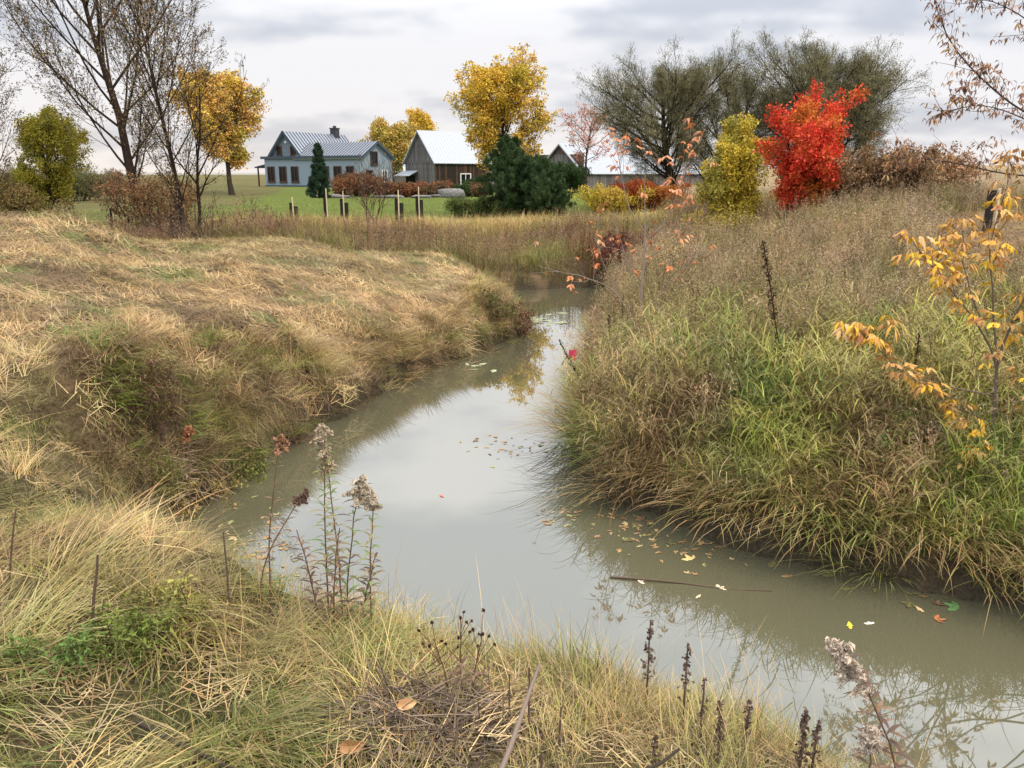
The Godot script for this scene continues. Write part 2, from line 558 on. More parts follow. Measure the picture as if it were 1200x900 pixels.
func slope_up(x: float, f: float) -> Vector3:
	var e := 0.2
	return Vector3(ground(x - e, f) - ground(x + e, f), 2 * e, ground(x, f + e) - ground(x, f - e)).normalized()

func covers(parent: Node3D, called: String, list: Array, meshes: Array, m: Material) -> void:
	for i in list.size():
		if list[i].where.size():
			put_copies(meshes[i], called, m, parent, list[i].where, list[i].tint)

func several(n: int) -> Array:
	var a := []
	for i in n: a.append(Cover.new())
	return a

func mass(called: String, label: String, category: String) -> Node3D:
	var o := thing(called, Vector3.ZERO, label, category)
	o.set_meta("kind", "stuff")
	return o

func build_grass() -> void:
	var m := leafmat(0.18, 0.65, 0.25)
	var o: Node3D
	# ---- near bank and the long grass on the left
	var fine_m := [tuft(34, 0.13, 0.14, 0.36, 0.0042, 0.05, 0.7, 1.1), tuft(34, 0.13, 0.12, 0.3, 0.004, 0.1, 0.9, 1.2, 0.6), tuft(28, 0.12, 0.16, 0.4, 0.0045, 0.05, 0.55, 0.9, 0.2)]
	var long_m := [tuft(30, 0.15, 0.35, 0.62, 0.0055, 0.5, 1.1, 1.0, 0.3, Vector3(1.9, 0, 0), 4), tuft(30, 0.15, 0.3, 0.58, 0.0055, 0.6, 1.25, 0.8, 0.6, Vector3(1.7, 0, 0.3), 4)]
	var straw_m := [straw(26, 0.16, 0.3, 1.2), straw(26, 0.16, 0.22), straw(22, 0.15, 0.4, 1.6)]
	var stalk_m := [stalks(26), stalks(20)]
	var near := several(3); var long := several(2); var cut := several(3); var stub := several(2); var low := several(3)
	for band in [[0.9, 3.4, 0.075], [3.4, 6.0, 0.095], [6.0, 9.0, 0.11], [9.0, 14.0, 0.14], [14.0, 21.0, 0.18]]:
		for p in cells(band[0], band[1], band[2]):
			var x := p.x; var f := p.y
			if on_right(x, f) or f > 20.6:
				continue
			var s := sample(x, f)
			if s.y < 0.05 or (x > -1.0 and f > 18.6 and s.y > 2.0):
				continue
			var a := patches.get_noise_2d(x * 5.0, f * 5.0)
			var b := fine.get_noise_2d(x * 5.0 + 50.0, f * 5.0)
			var tuftiness := fine.get_noise_2d(x * 11.0, f * 11.0)
			var mown := f > 6.9 + 0.7 * a - 0.12 * minf(0.0, x + 3.0) and not (s.y < (0.55 if f < 9.0 else 0.36) and f < 16.0)
			var grow: float = maxf(1.0, band[2] / 0.15)
			if mown and fine.get_noise_2d(x * 14.0 + 5.0, f * 14.0) > 0.2 and rng.randf() < 0.75:
				continue          # bare patch
			if mown:
				var stubble := x > -4.2 + b * 2.0 and x < -1.9 and f > 6.3 and f < 8.6 + a * 1.6 and s.y > 0.5
				var dark := smoothstep(0.1, 0.4, patches.get_noise_2d(x * 2.4 + 11.0, f * 1.7 + 3.0)) + (0.7 if Vector2(x + 4.9, (f - 8.9) * 1.3).length() < 1.3 + a else 0.0)
				var c := mixc(mixc(STRAW, PALE, 0.35 + b * 1.5 + rr(-0.25, 0.25)), mixc(BROWN, DARK, rr(-0.2, 0.7)), dark * 0.85 + tuftiness * 1.0 + 0.55 * sin(f * 5.2 + x * 2.2 + a * 9.0) * smoothstep(-0.1, 0.3, a + 0.15) + rr(-0.25, 0.25))
				if b + a * 0.4 + rr(-0.2, 0.2) > 0.33: c = mixc(GREEN, OLIVE, rng.randf())
				if f > 15.0 and s.y > 1.5: c = mixc(c, OLIVE, 0.25)
				c = jit(c, 0.32)
				if stubble and rng.randf() < 0.7:
					lay(stub[rng.randi() % 2], x, s.x, f, rr(0.5, 1.05), jit(mixc(PALE, STRAW, rng.randf()), 0.15))
				else:
					lay(cut[rng.randi() % 3], x, s.x, f, grow * rr(0.8, 1.25), c, slope_up(x, f), -0.45 + a * 1.5 + PI * roundf(rng.randf()) + rr(-0.4, 0.4))
					if rng.randf() < 0.12:
						lay(cut[rng.randi() % 3], x, s.x + 0.03, f, grow * rr(0.8, 1.2), jit(mixc(PALE, DARK, roundf(rng.randf()) * rr(0.6, 1.0)), 0.2), slope_up(x, f), -0.45 + a * 1.5 + PI * roundf(rng.randf()) + rr(-0.5, 0.5))
					if rng.randf() < 0.2:
						lay(low[rng.randi() % 3], x, s.x, f, grow * rr(0.25, 0.6), jit(mixc(c, OLIVE if a > 0.0 else STRAW, 0.5), 0.3))
			else:
				var edge := clampf(1.0 - s.y / 0.5, 0.0, 1.0)
				var c := mixc(mixc(mixc(OLIVE, GREEN, 0.3), PALE, 0.46 + a * 1.5 + rr(-0.3, 0.3)), mixc(STRAW, BROWN, 0.4), 0.16 + b * 1.1 + rr(-0.2, 0.2))
				if edge > 0.3: c = mixc(c, mixc(BROWN, OLIVE, rng.randf()), 0.55)
				c = jit(mixc(c, DARK, 0.75 if rng.randf() < 0.13 else 0.0), 0.38)
				var wild := x < -0.75 - maxf(0.0, 2.6 - f) * 0.8 and f < 6.9
				if s.y < (0.75 if f < 9.0 else 0.45) and f > 6.5:
					# the cut bank's face: hanging grass, brown weeds, shade mixed into their colour
					var out_dir := Vector3(1, 0, 0.2).rotated(Vector3.UP, rr(-1.0, 1.0))
					if rng.randf() < 0.5:
						lay(long[rng.randi() % 2], x, s.x, f, grow * rr(0.4, 0.85), jit(mixc(mixc(STRAW, mixc(BROWN, DARK, 0.4), 0.6 + edge * 0.4 + b * 1.5 + tuftiness * 1.2 + rr(-0.3, 0.3)), mixc(GREEN, YELLOW, rng.randf() * 0.5), 0.25 + a * 1.6 + edge * 0.15), 0.4), Vector3.UP, atan2(-out_dir.z, out_dir.x) + rr(-0.9, 0.9))
					else:
						lay(cut[rng.randi() % 3], x, s.x + 0.03, f, grow * rr(0.8, 1.5), jit(mixc(PALE, mixc(BROWN, DARK, rng.randf()), 0.5 + edge * 0.4 + b * 1.6 + tuftiness * 1.2 + rr(-0.3, 0.3)), 0.4), slope_up(x, f))
					if rng.randf() < 0.3:
						lay(near[rng.randi() % 3], x, s.x, f, grow * rr(0.5, 1.0), jit(mixc(GREEN, OLIVE, rng.randf()), 0.2))
				elif wild and rng.randf() < 0.55:
					lay(long[rng.randi() % 2], x, s.x, f, rr(0.5, 0.88) * (0.85 + tuftiness) * (0.5 if s.y < 0.6 else 0.75 if s.y < 1.1 else 1.0), c, Vector3.UP, 0.4 + a * 4.0 + rr(-0.8, 0.8))
				else:
					lay(near[rng.randi() % 3], x, s.x, f, rr(0.45, 0.9) * (0.85 + tuftiness * 0.9) * (0.8 if f < 2.4 or s.y < 0.7 else 1.0), c)
				if rng.randf() < 0.14:
					lay(cut[rng.randi() % 3], x, s.x + 0.02, f, rr(0.6, 1.0), jit(mixc(PALE, BROWN, rng.randf()), 0.2), slope_up(x, f))
	# big clumps slumping over the left bank
	for i in 300:
		var f := rr(6.8, 17.5)
		var x := lerpf(-3.0, 0.2, clampf((f - 7.5) / 7.5, 0.0, 1.0)) + rr(-1.1, 0.4)
		var s := sample(x, f)
		if s.y < 0.03 or s.y > 1.0: continue
		var pick := rng.randf()
		var c := mixc(STRAW, PALE, rng.randf()) if pick < 0.4 else mixc(GREEN, YELLOW, rng.randf() * 0.8) if pick < 0.68 else mixc(BROWN, DARK, rng.randf() * 0.6)
		for k in 4:
			var x2 := x + rr(-0.16, 0.16); var f2 := f + rr(-0.16, 0.16)
			lay(long[rng.randi() % 2], x2, ground(x2, f2), f2, rr(0.5, 0.95), jit(c, 0.3), Vector3.UP, -0.2 + rr(-1.2, 1.2))
	# wispy culms leaning out before the water
	var wisp := several(3)
	for i in 260:
		var x := rr(-1.6, 1.6); var f := rr(2.3, 4.5)
		var s := sample(x, f)
		if s.y > 0.1 and s.y < 1.6:
			lay(wisp[rng.randi() % 3], x, s.x, f, rr(0.5, 0.85), jit(mixc(PALE, STRAW, rng.randf()), 0.2))
	o = mass("bunch_grass", "fine tufted green and straw grass covering the near bank", "grass")
	covers(o, "tufts", near, fine_m, m)
	covers(o, "culms", wisp, [wisps(), wisps(), wisps()], m)
	o = mass("long_grass", "long bent grass hanging over the creek's left bank", "grass")
	covers(o, "tufts", long, long_m, m)
	o = mass("mown_hay", "cut straw lying crisscross on the mown left slope", "hay")
	covers(o, "cut_stems", cut, straw_m, m)
	covers(o, "short_tufts", low, fine_m, m)
	o = mass("stubble", "upright pale stubble at the foot of the mown slope", "stubble")
	covers(o, "stalks", stub, stalk_m, m)
	# ---- right bank
	var reed_m := [reed_tuft(8), reed_tuft(7), reed_tuft(9), reed_tuft(7)]
	var seed_m := [seed_grass(), seed_grass(), seed_grass()]
	var weed_m := [weed_stalk(0.75, 7, 26), weed_stalk(0.9, 5, 34), weed_stalk(0.6, 12, 10)]
	var reeds := several(4); var seeds := several(3); var weeds := several(3); var fringe := several(2); var mown_r := several(3); var under := several(3)
	for band in [[4.2, 7.0, 0.115], [7.0, 10.5, 0.13], [10.5, 16.0, 0.165], [16.0, 27.0, 0.22]]:
		for p in cells(band[0], band[1], band[2]):
			var x := p.x; var f := p.y
			if not on_right(x, f):
				continue
			var s := sample(x, f)
			if s.y < 0.03 or s.y < 0.1 and rng.randf() < 0.7 - 1.2 * fine.get_noise_2d(x * 8.0, f * 8.0):
				continue
			var a := patches.get_noise_2d(x * 4.0, f * 4.0)
			var b := fine.get_noise_2d(x * 4.0 + 70.0, f * 4.0)
			var grow: float = maxf(1.0, band[2] / 0.19)
			var field := smoothstep(0.0, 0.6, x - 0.5 * f + 0.1 + a * 1.2) * smoothstep(9.6, 10.6, f + a) * (1.0 - smoothstep(21.0, 23.0, f + a * 3.0))
			var grey := maxf(smoothstep(7.6, 11.5, f + a * 4.0), smoothstep(1.05, 1.4, s.x + b * 0.5) * 0.8)        # drier seed heads take over with distance
			if field > 0.5:
				lay(mown_r[rng.randi() % 3], x, s.x, f, grow * rr(0.9, 1.4), jit(mixc(BROWN, STRAW, 0.5 + b), 0.25), slope_up(x, f))
				if rng.randf() < 0.2:
					lay(seeds[rng.randi() % 3], x, s.x, f, rr(0.4, 0.7), jit(mixc(BROWN, STRAW, rng.randf()), 0.2))
				continue
			var c := mixc(mixc(GREEN, YELLOW, 0.5 + a * 1.3 + rr(-0.3, 0.3)), mixc(PALE, BROWN, 0.5 + b * 1.4 + rr(-0.3, 0.3)), clampf(0.5 + b * 1.3 + rr(-0.45, 0.45), 0.0, 1.0))
			if rng.randf() > grey * 0.9 + 0.08:
				lay(reeds[rng.randi() % 4], x, s.x, f, grow * rr(0.6, 1.12) * (1.0 + 0.4 * fine.get_noise_2d(x * 9.0, f * 9.0)), jit(c, 0.35))
			else:
				var g := mixc(mixc(Color(0.36, 0.28, 0.2), PALE, 0.25 + b * 1.3 + rr(-0.2, 0.2)), OLIVE, clampf(a * 1.8 + 0.15, 0.0, 0.75))
				if rng.randf() < 0.6:
					lay(seeds[rng.randi() % 3], x, s.x, f, grow * rr(0.7, 1.1), jit(g, 0.2))
				else:
					lay(weeds[rng.randi() % 3], x, s.x, f, grow * rr(0.6, 0.95) * (0.8 if f < 9.0 else 1.05), jit(mixc(g, mixc(BROWN, DARK, 0.4), 0.6), 0.3))
			if rng.randf() < 0.4:
				lay(under[rng.randi() % 3], x, s.x, f, grow * rr(0.9, 1.5), jit(c, 0.3))
			if s.y < 0.42 and f < 15.0:
				var e := 0.15
				var o2 := -Vector3(sample(x + e, f).y - sample(x - e, f).y, 0, -(sample(x, f + e).y - sample(x, f - e).y)).normalized()
				lay(fringe[rng.randi() % 2], x, s.x + 0.02, f, rr(0.75, 1.45) * (1.0 + 0.5 * fine.get_noise_2d(x * 10.0 + 8.0, f * 10.0)), jit(mixc(mixc(STRAW, BROWN, 0.5), GREEN, clampf(0.3 + a * 1.5 + rr(-0.4, 0.4), 0.0, 1.0)), 0.25), Vector3.UP, atan2(-o2.z, o2.x) + rr(-0.6, 0.6))
	o = mass("reed_grass", "tall leafy green and tan grass thick on the right bank", "grass")
	covers(o, "leafy_tufts", reeds, reed_m, m)
	covers(o, "low_tufts", under, fine_m, m)
	covers(o, "overhanging_tufts", fringe, long_m, m)
	o = mass("seeding_grass", "greyish grass gone to seed high on the right bank", "grass")
	covers(o, "seeding_tufts", seeds, seed_m, m)
	covers(o, "dead_stalks", weeds, weed_m, m)
	o = mass("cut_grass", "brown cut grass on the path above the right bank", "grass")
	covers(o, "cut_stems", mown_r, straw_m, m)
	# ---- the belt of weeds across the far end, and the lawn beyond
	var tall_m := [weed_stalk(1.0, 8, 30), weed_stalk(1.15, 14, 22), weed_stalk(0.85, 10, 40), weed_stalk(1.1, 20, 12)]
	var belt := several(4); var belt_low := several(3); var strip := several(3); var turf := several(3)
	var turf_m := [tuft(30, 0.3, 0.03, 0.09, 0.012, 0.1, 0.7, 0.5, 0.15, Vector3.ZERO, 2), tuft(30, 0.3, 0.03, 0.08, 0.012, 0.1, 0.7, 0.5, 0.1, Vector3.ZERO, 2), tuft(26, 0.3, 0.04, 0.11, 0.014, 0.1, 0.7, 0.5, 0.3, Vector3.ZERO, 2)]
	for p in cells(20.6, 36.5, 0.23):
		var x := p.x; var f := p.y
		if on_right(x, f) or (x < -7.5 and f < 23.5) or x < -12.0 - rr(0.0, 2.0):
			continue
		var s := sample(x, f)
		if s.y < 0.03: continue
		var a := patches.get_noise_2d(x * 2.0, f * 2.0)
		var b := fine.get_noise_2d(x * 2.2, f * 2.2 + 30.0)
		var back := 32.4 + patches.get_noise_2d(x * 1.3, 3.0) * 2.0 + (4.0 if x > 6.5 else 0.0)
		if f < back:
			var c := mixc(mixc(OLIVE, Color(0.3, 0.28, 0.07), rng.randf()), mixc(Color(0.17, 0.1, 0.07), Color(0.32, 0.21, 0.14), rng.randf()), 0.8 + a * 1.6 + rr(-0.3, 0.3))
			if x > 1.6 and x < 4.2 and f < 24.5 and rng.randf() < 0.7: c = Color(0.15, 0.045, 0.035)
			lay(belt[rng.randi() % 4], x, s.x, f, rr(0.55, 0.9) * (0.9 + b * 0.6), jit(c, 0.3))
			if rng.randf() < 0.5:
				lay(belt_low[rng.randi() % 3], x, s.x, f, rr(1.4, 2.3), jit(mixc(c, OLIVE, 0.4), 0.3))
		else:
			lay(strip[rng.randi() % 3], x, s.x, f, rr(1.8, 2.6), jit(mixc(STRAW, PALE, 0.4 + b), 0.2))
	o = mass("weed_belt", "belt of brown and olive weeds standing across the creek's far end", "weeds")
	covers(o, "stalks", belt, tall_m, m)
	covers(o, "low_growth", belt_low, fine_m, m)
	o = mass("dry_grass", "strip of pale dry grass between the weeds and the lawn", "grass")
	covers(o, "tufts", strip, fine_m, m)
	for p in cells(35.0, 84.0, 0.42, -26.0, 14.0):
		var f := p.y; var x := p.x
		if f < 36.5 and rng.randf() < 0.6 or x > 0.11 * f + 6.0: continue
		if f > 60.0 and rng.randf() < 0.4: continue
		var n := patches.get_noise_2d(x * 1.2, f * 0.7)
		lay(turf[rng.randi() % 3], x, ground(x, f), f, rr(1.0, 1.6), jit(mixc(LAWN, Color(0.27, 0.29, 0.1), 0.3 + n), 0.2))
	o = mass("lawn_grass", "short green mown grass of the lawn below the house", "grass")
	covers(o, "tufts", turf, turf_m, m)
# ---------------------------------------------------------------- trees and shrubs
# A tree is grown: every limb wanders, throws side limbs, and the last twigs carry the leaves.
class Grown:
	var wood := Shape.new()
	var tips := PackedVector3Array()      # where leaves sit
	var along := PackedVector3Array()     # and the twig's direction there

func limb(g: Grown, p: Vector3, d: Vector3, length: float, r: float, lvl: int, P: Dictionary) -> void:
	var last: int = P.kids.size()
	var n: int = [7, 6, 5, 4, 3, 3][lvl]
	var pts := PackedVector3Array([p]); var rad := PackedFloat32Array([r * (1.25 if lvl == 0 else 1.0)])
	var wob: float = P.get("wob", 0.16)
	var up: float = P.up[mini(lvl, P.up.size() - 1)]
	var q := p
	var dirs := [d]
	for i in n:
		d = (d + rv() * wob + Vector3.UP * up).normalized()
		q += d * length / n
		pts.append(q)
		dirs.append(d)
		rad.append(maxf(r * (1.0 - (0.8 if lvl > 0 or last > 1 else 0.6) * (i + 1.0) / n), P.get("thin", 0.003)))
	g.wood.tube(pts, rad, [7, 5, 4, 3, 3, 3][lvl], P.bark * rr(0.85, 1.15))
	if lvl >= last:
		var k: int = P.get("leaves", 0)
		for i in k:
			var t := (rng.randf() * 0.9 + 0.1) * n
			var a := mini(int(t), n - 1)
			g.tips.append(pts[a].lerp(pts[a + 1], t - a) + rv() * P.get("loose", 0.05))
			g.along.append(dirs[a])
		return
	var kids: int = P.kids[lvl]
	var start: float = P.start if lvl == 0 else 0.2
	var turn := rr(0, TAU)
	for k in kids:
		var t := lerpf(start, 0.98, (k + rng.randf()) / kids)
		var a := mini(int(t * n), n - 1)
		var at := pts[a].lerp(pts[a + 1], t * n - a)
		var dd: Vector3 = dirs[a]
		turn += 2.4 + rr(-0.4, 0.4)
		var side := dd.cross(Vector3(cos(turn), 0.15, sin(turn))).normalized()
		var ang: float = P.ang[lvl] * rr(0.75, 1.25)
		var nd := (dd * cos(ang) + side * sin(ang)).normalized()
		var form := 1.0
		if lvl == 0:
			match P.get("form", "round"):
				"round": form = 0.28 + 0.92 * sin(PI * clampf((t - start) / (1.0 - start) * 0.85 + 0.12, 0, 1))
				"cone": form = 1.15 - 1.0 * (t - start) / (1.0 - start)
				"vase": form = 0.75 + 0.35 * t
		else:
			form = 1.1 - 0.5 * t
		var rk: float = lerpf(rad[a], rad[a + 1], t * n - a)
		limb(g, at, nd, length * P.ratio[lvl] * form * rr(0.75, 1.2), minf(rk * 0.75, r * P.get("slim", 0.5)), lvl + 1, P)

func leaf_clump(n: int, size: float, spread: float, narrow := 0.6) -> Mesh:
	var sh := Shape.new()
	for i in n:
		var p := rv().limit_length(1.0) * spread
		var d := (rv() + Vector3(0, -0.25, 0)).normalized() * size * rr(0.6, 1.2)
		var s := d.cross(rv()).normalized() * d.length() * narrow * 0.5
		var up := d.cross(s).normalized() * d.length() * 0.12
		var c := tint(0)
		var k := c * rr(0.85, 1.15)
		sh.tri(p, p + d * 0.45 + s + up, p + d, c)
		sh.tri(p, p + d, p + d * 0.45 - s + up, k)
	return sh.mesh()

func needle_clump(n: int, size: float) -> Mesh:
	var sh := Shape.new()
	for i in n:
		var d := (rv() + Vector3(0, 0.1, 0)).normalized() * size * rr(0.6, 1.1)
		var s := d.cross(rv()).normalized() * size * 0.05
		sh.tri(-s, d, s, tint(0))
	return sh.mesh()

var clump := {}

func tree(called: String, at: Vector3, label: String, category: String, P: Dictionary, group := "") -> Node3D:
	rng.seed = hash(label)
	var o := thing(called, at, label, category, group)
	var g := Grown.new()
	var stems: int = P.get("stems", 1)
	for s in stems:
		var lean: Vector3 = P.get("lean", Vector3.ZERO)
		var d: Vector3 = (Vector3.UP + lean + (flat_dir() * P.get("splay", 0.0) if stems > 1 else Vector3.ZERO)).normalized()
		var off: Vector3 = flat_dir() * P.get("foot", 0.0) * sqrt(rng.randf())
		off.y = minf(0.0, ground(at.x + off.x, -at.z - off.z) - at.y - 0.05) if stems > 1 else 0.0
		limb(g, off, d, P.h * (rr(0.65, 1.0) if stems > 1 else 1.0), P.r, 0, P)
	var wood := put(g.wood, "trunk" if stems == 1 else "stems", M.bark, o, true)
	if stems > 8: wood.set_meta("kind", "stuff")
	if g.tips.size():
		var names_of: Array = P.leaf
		var list := []
		for k in names_of: list.append(Cover.new())
		var cols: Array = P.cols
		for i in g.tips.size():
			var p := g.tips[i]
			var n := patches.get_noise_3d((p.x + at.x) * P.get("patch", 6.0), p.y * P.get("patch", 6.0), (p.z + at.z) * P.get("patch", 6.0)) * 1.6 + 0.5 + rr(-0.25, 0.25)
			var u := clampf(n, 0.0, 0.999) * (cols.size() - 1)
			var c: Color = mixc(cols[int(u)], cols[int(u) + 1], u - int(u)) if cols.size() > 1 else cols[0]
			var s: float = P.get("size", 1.0) * rr(0.7, 1.25)
			var b := Basis(Quaternion(Vector3.UP, g.along[i])) if P.get("follow", false) and g.along[i].y > -0.95 else Basis.from_euler(Vector3(rr(-0.5, 0.5), rr(0, TAU), rr(-0.5, 0.5)))
			var cv: Cover = list[rng.randi() % list.size()]
			cv.where.append(Transform3D(b.scaled(Vector3.ONE * s), p))
			cv.tint.append(jit(c, 0.22))
		for k in names_of.size():
			put_copies(clump[names_of[k]], "crown", M.needles if P.get("needles", false) else M.leaf, o, list[k].where, list[k].tint)
	return o

func build_trees() -> void:
	M.bark = mat(Color.WHITE, 0.95, 0.15)
	M.bark.vertex_color_use_as_albedo = true
	M.bark.albedo_texture = noise_tex(0.05, 0.6, 1.0, 256, 4, 31)
	M.bark.uv1_triplanar = true
	M.bark.uv1_scale = Vector3(1.5, 0.5, 1.5)
	M.leaf = leafmat(0.6, 0.7, 0.25)
	M.needles = leafmat(0.1, 0.6, 0.3)
	clump.big1 = leaf_clump(14, 0.26, 0.5, 0.8); clump.big2 = leaf_clump(14, 0.24, 0.45, 0.8)
	clump.mid1 = leaf_clump(9, 0.085, 0.13, 0.7); clump.mid2 = leaf_clump(9, 0.075, 0.12, 0.7)
	clump.thin1 = leaf_clump(9, 0.085, 0.12, 0.3); clump.thin2 = leaf_clump(8, 0.075, 0.13, 0.3)
	clump.few1 = leaf_clump(3, 0.07, 0.09, 0.6); clump.few2 = leaf_clump(2, 0.065, 0.08, 0.6)
	clump.need1 = needle_clump(60, 0.17); clump.need2 = needle_clump(60, 0.15)
	clump.spruce1 = needle_clump(46, 0.13)
	var grey_bark := Color(0.09, 0.075, 0.06)
	var brown_bark := Color(0.07, 0.052, 0.04)
	# --- the nearly bare trees on the left
	var bare := {h = 10.5, r = 0.2, lean = Vector3(-0.07, 0, 0.0), start = 0.16, kids = [26, 11, 7, 4], ang = [0.7, 0.5, 0.5, 0.6], ratio = [0.55, 0.42, 0.4, 0.4], up = [0.02, 0.07, 0.08, 0.05], wob = 0.1, slim = 0.25, thin = 0.006, bark = brown_bark, form = "round",
		leaves = 2, loose = 0.12, leaf = ["few1", "few2"], cols = [Color(0.16, 0.12, 0.06), Color(0.3, 0.2, 0.11), Color(0.22, 0.18, 0.08)]}
	tree("bare_tree", spot(168, 31.0, 0.2), "tall dark nearly bare tree with a leaning trunk on the left", "tree", bare)
	var bare2 := bare.duplicate()
	bare2.merge({h = 7.6, r = 0.1, lean = Vector3(0.02, 0, 0), kids = [24, 9, 5], ratio = [0.36, 0.45, 0.45], ang = [0.55, 0.5, 0.6], start = 0.12, leaves = 4}, true)
	tree("bare_tree", spot(219, 27.0, 0.2), "slender bare tree with an upright thin trunk beside the leaning tree", "tree", bare2)
	bare2 = bare.duplicate()
	bare2.merge({h = 5.5, r = 0.12, lean = Vector3(0.05, 0, 0), kids = [20, 8, 5], ratio = [0.45, 0.45, 0.45], ang = [0.7, 0.6, 0.6], leaves = 4}, true)
	tree("bare_tree", spot(-14, 30.0, 0.2), "bare tree cut off by the picture's left edge", "tree", bare2)
	tree("bare_tree", spot(232, 27.4, 0.2), "thin bare stem rising close beside the slender bare tree", "tree", {h = 5.5, r = 0.07, start = 0.2, kids = [10, 6, 4], ang = [0.7, 0.6, 0.6], ratio = [0.42, 0.5, 0.4], up = [0.03, 0.08, 0.08], wob = 0.15, thin = 0.005, bark = brown_bark, leaves = 2, leaf = ["few1"], cols = [Color(0.25, 0.16, 0.08), Color(0.2, 0.17, 0.07)]})
	tree("bare_shrub", spot(262, 25.0, 0.1), "low leafless shrub of arching twigs behind the mown slope", "shrub", {stems = 22, foot = 1.0, splay = 1.2, h = 2.3, r = 0.025, start = 0.25, kids = [6, 4], ang = [0.6, 0.6], ratio = [0.4, 0.45], up = [-0.02, 0.05], wob = 0.14, thin = 0.004, bark = Color(0.11, 0.085, 0.07), leaves = 1, leaf = ["few1"], cols = [Color(0.2, 0.14, 0.08)]})
	tree("bare_shrub", spot(435, 35.5, 0.1), "thin leafless sapling standing on the lawn by the weeds", "shrub", {stems = 9, foot = 0.4, splay = 0.5, h = 3.2, r = 0.022, start = 0.3, kids = [7, 4], ang = [0.5, 0.6], ratio = [0.4, 0.45], up = [0.02, 0.05], wob = 0.14, thin = 0.005, bark = Color(0.13, 0.1, 0.08), leaves = 1, leaf = ["few1"], cols = [Color(0.28, 0.17, 0.09)]})
	tree("brown_shrub", spot(182, 29.0, 0.1), "rust brown leafy shrub at the leaning tree's foot", "shrub", {stems = 16, foot = 0.8, splay = 0.6, h = 2.3, r = 0.03, start = 0.2, kids = [7, 5], ang = [0.6, 0.6], ratio = [0.4, 0.45], up = [0.02, 0.05], wob = 0.14, thin = 0.004, bark = brown_bark, leaves = 3, loose = 0.1, leaf = ["few1", "mid1"], cols = [Color(0.26, 0.14, 0.07), Color(0.33, 0.19, 0.09), Color(0.2, 0.14, 0.07)]})
	tree("yellow_green_tree", spot(62, 33.0, 0.1), "round yellow green small tree behind the slope at left", "tree", {h = 3.9, r = 0.1, start = 0.08, kids = [18, 7, 5], ang = [0.8, 0.6, 0.6], ratio = [0.42, 0.5, 0.45], up = [0.02, 0.08, 0.05], wob = 0.15, thin = 0.004, bark = brown_bark, leaves = 7, loose = 0.16, leaf = ["mid1", "mid2"], cols = [Color(0.34, 0.31, 0.045), Color(0.46, 0.39, 0.05), Color(0.26, 0.26, 0.06)]})
	tree("olive_shrub", spot(28, 30.0, 0.1), "low olive shrub under the yellow green tree", "shrub", {stems = 16, foot = 1.2, splay = 0.6, h = 1.9, r = 0.03, start = 0.2, kids = [6, 5], ang = [0.6, 0.6], ratio = [0.4, 0.45], up = [0.02, 0.05], wob = 0.14, thin = 0.004, bark = brown_bark, leaves = 3, loose = 0.1, leaf = ["mid1", "few1"], cols = [Color(0.15, 0.14, 0.04), Color(0.22, 0.15, 0.06)]})
	# --- far garden trees
	var maple := {h = 13.0, r = 0.35, start = 0.22, kids = [26, 9, 5], ang = [0.85, 0.65, 0.6], ratio = [0.48, 0.45, 0.45], up = [0.02, 0.05, 0.03], wob = 0.12, slim = 0.3, thin = 0.015, bark = grey_bark, leaves = 2, loose = 0.4, leaf = ["big1", "big2"], size = 0.95, patch = 1.6,
		cols = [Color(0.7, 0.5, 0.07), Color(0.78, 0.5, 0.09), Color(0.58, 0.46, 0.07)]}
	var mp := maple.duplicate()
	mp.merge({h = 6.5, r = 0.15, start = 0.34, ratio = [0.4, 0.45, 0.45], kids = [28, 9, 6], thin = 0.006, loose = 0.16, size = 0.42, patch = 3.5}, true)
	tree("yellow_maple", spot(597, 43.6, 0.2), "golden yellow maple rising behind the dark pine", "tree", mp)
	mp = maple.duplicate()
	mp.merge({h = 7.4, r = 0.22, leaves = 2, cols = [Color(0.5, 0.4, 0.09), Color(0.68, 0.42, 0.13), Color(0.36, 0.34, 0.08)]}, true)
	tree("yellow_maple", spot(461, 124.0, 0.2), "orange and olive maple between the house and the grey barn", "tree", mp)
	mp = maple.duplicate()
	mp.merge({h = 9.4, r = 0.25, form = "vase", ratio = [0.32, 0.45, 0.45], ang = [0.45, 0.5, 0.6], leaves = 2}, true)
	tree("yellow_maple", spot(508, 140.0, 0.2), "yellow maple top showing above the grey barn's ridge", "tree", mp)
	mp = maple.duplicate()
	mp.merge({h = 11.0, r = 0.3, start = 0.24, leaves = 3, loose = 0.35, ratio = [0.38, 0.45, 0.45], cols = [Color(0.66, 0.48, 0.09), Color(0.76, 0.52, 0.11), Color(0.78, 0.44, 0.16), Color(0.56, 0.44, 0.1)]}, true)
	tree("orange_maple", spot(272, 88.0, 0.2), "big orange and gold maple left of the blue house", "tree", mp)
	mp = maple.duplicate()
	mp.merge({h = 7.6, r = 0.16, kids = [16, 6, 3], leaves = 1, start = 0.4, size = 0.55, ratio = [0.36, 0.45, 0.45], cols = [Color(0.68, 0.3, 0.22), Color(0.62, 0.36, 0.28), Color(0.5, 0.22, 0.15)]}, true)
	tree("pink_maple", spot(687, 86.0, 0.2), "thinly leaved salmon pink tree in front of the low barn", "tree", mp)
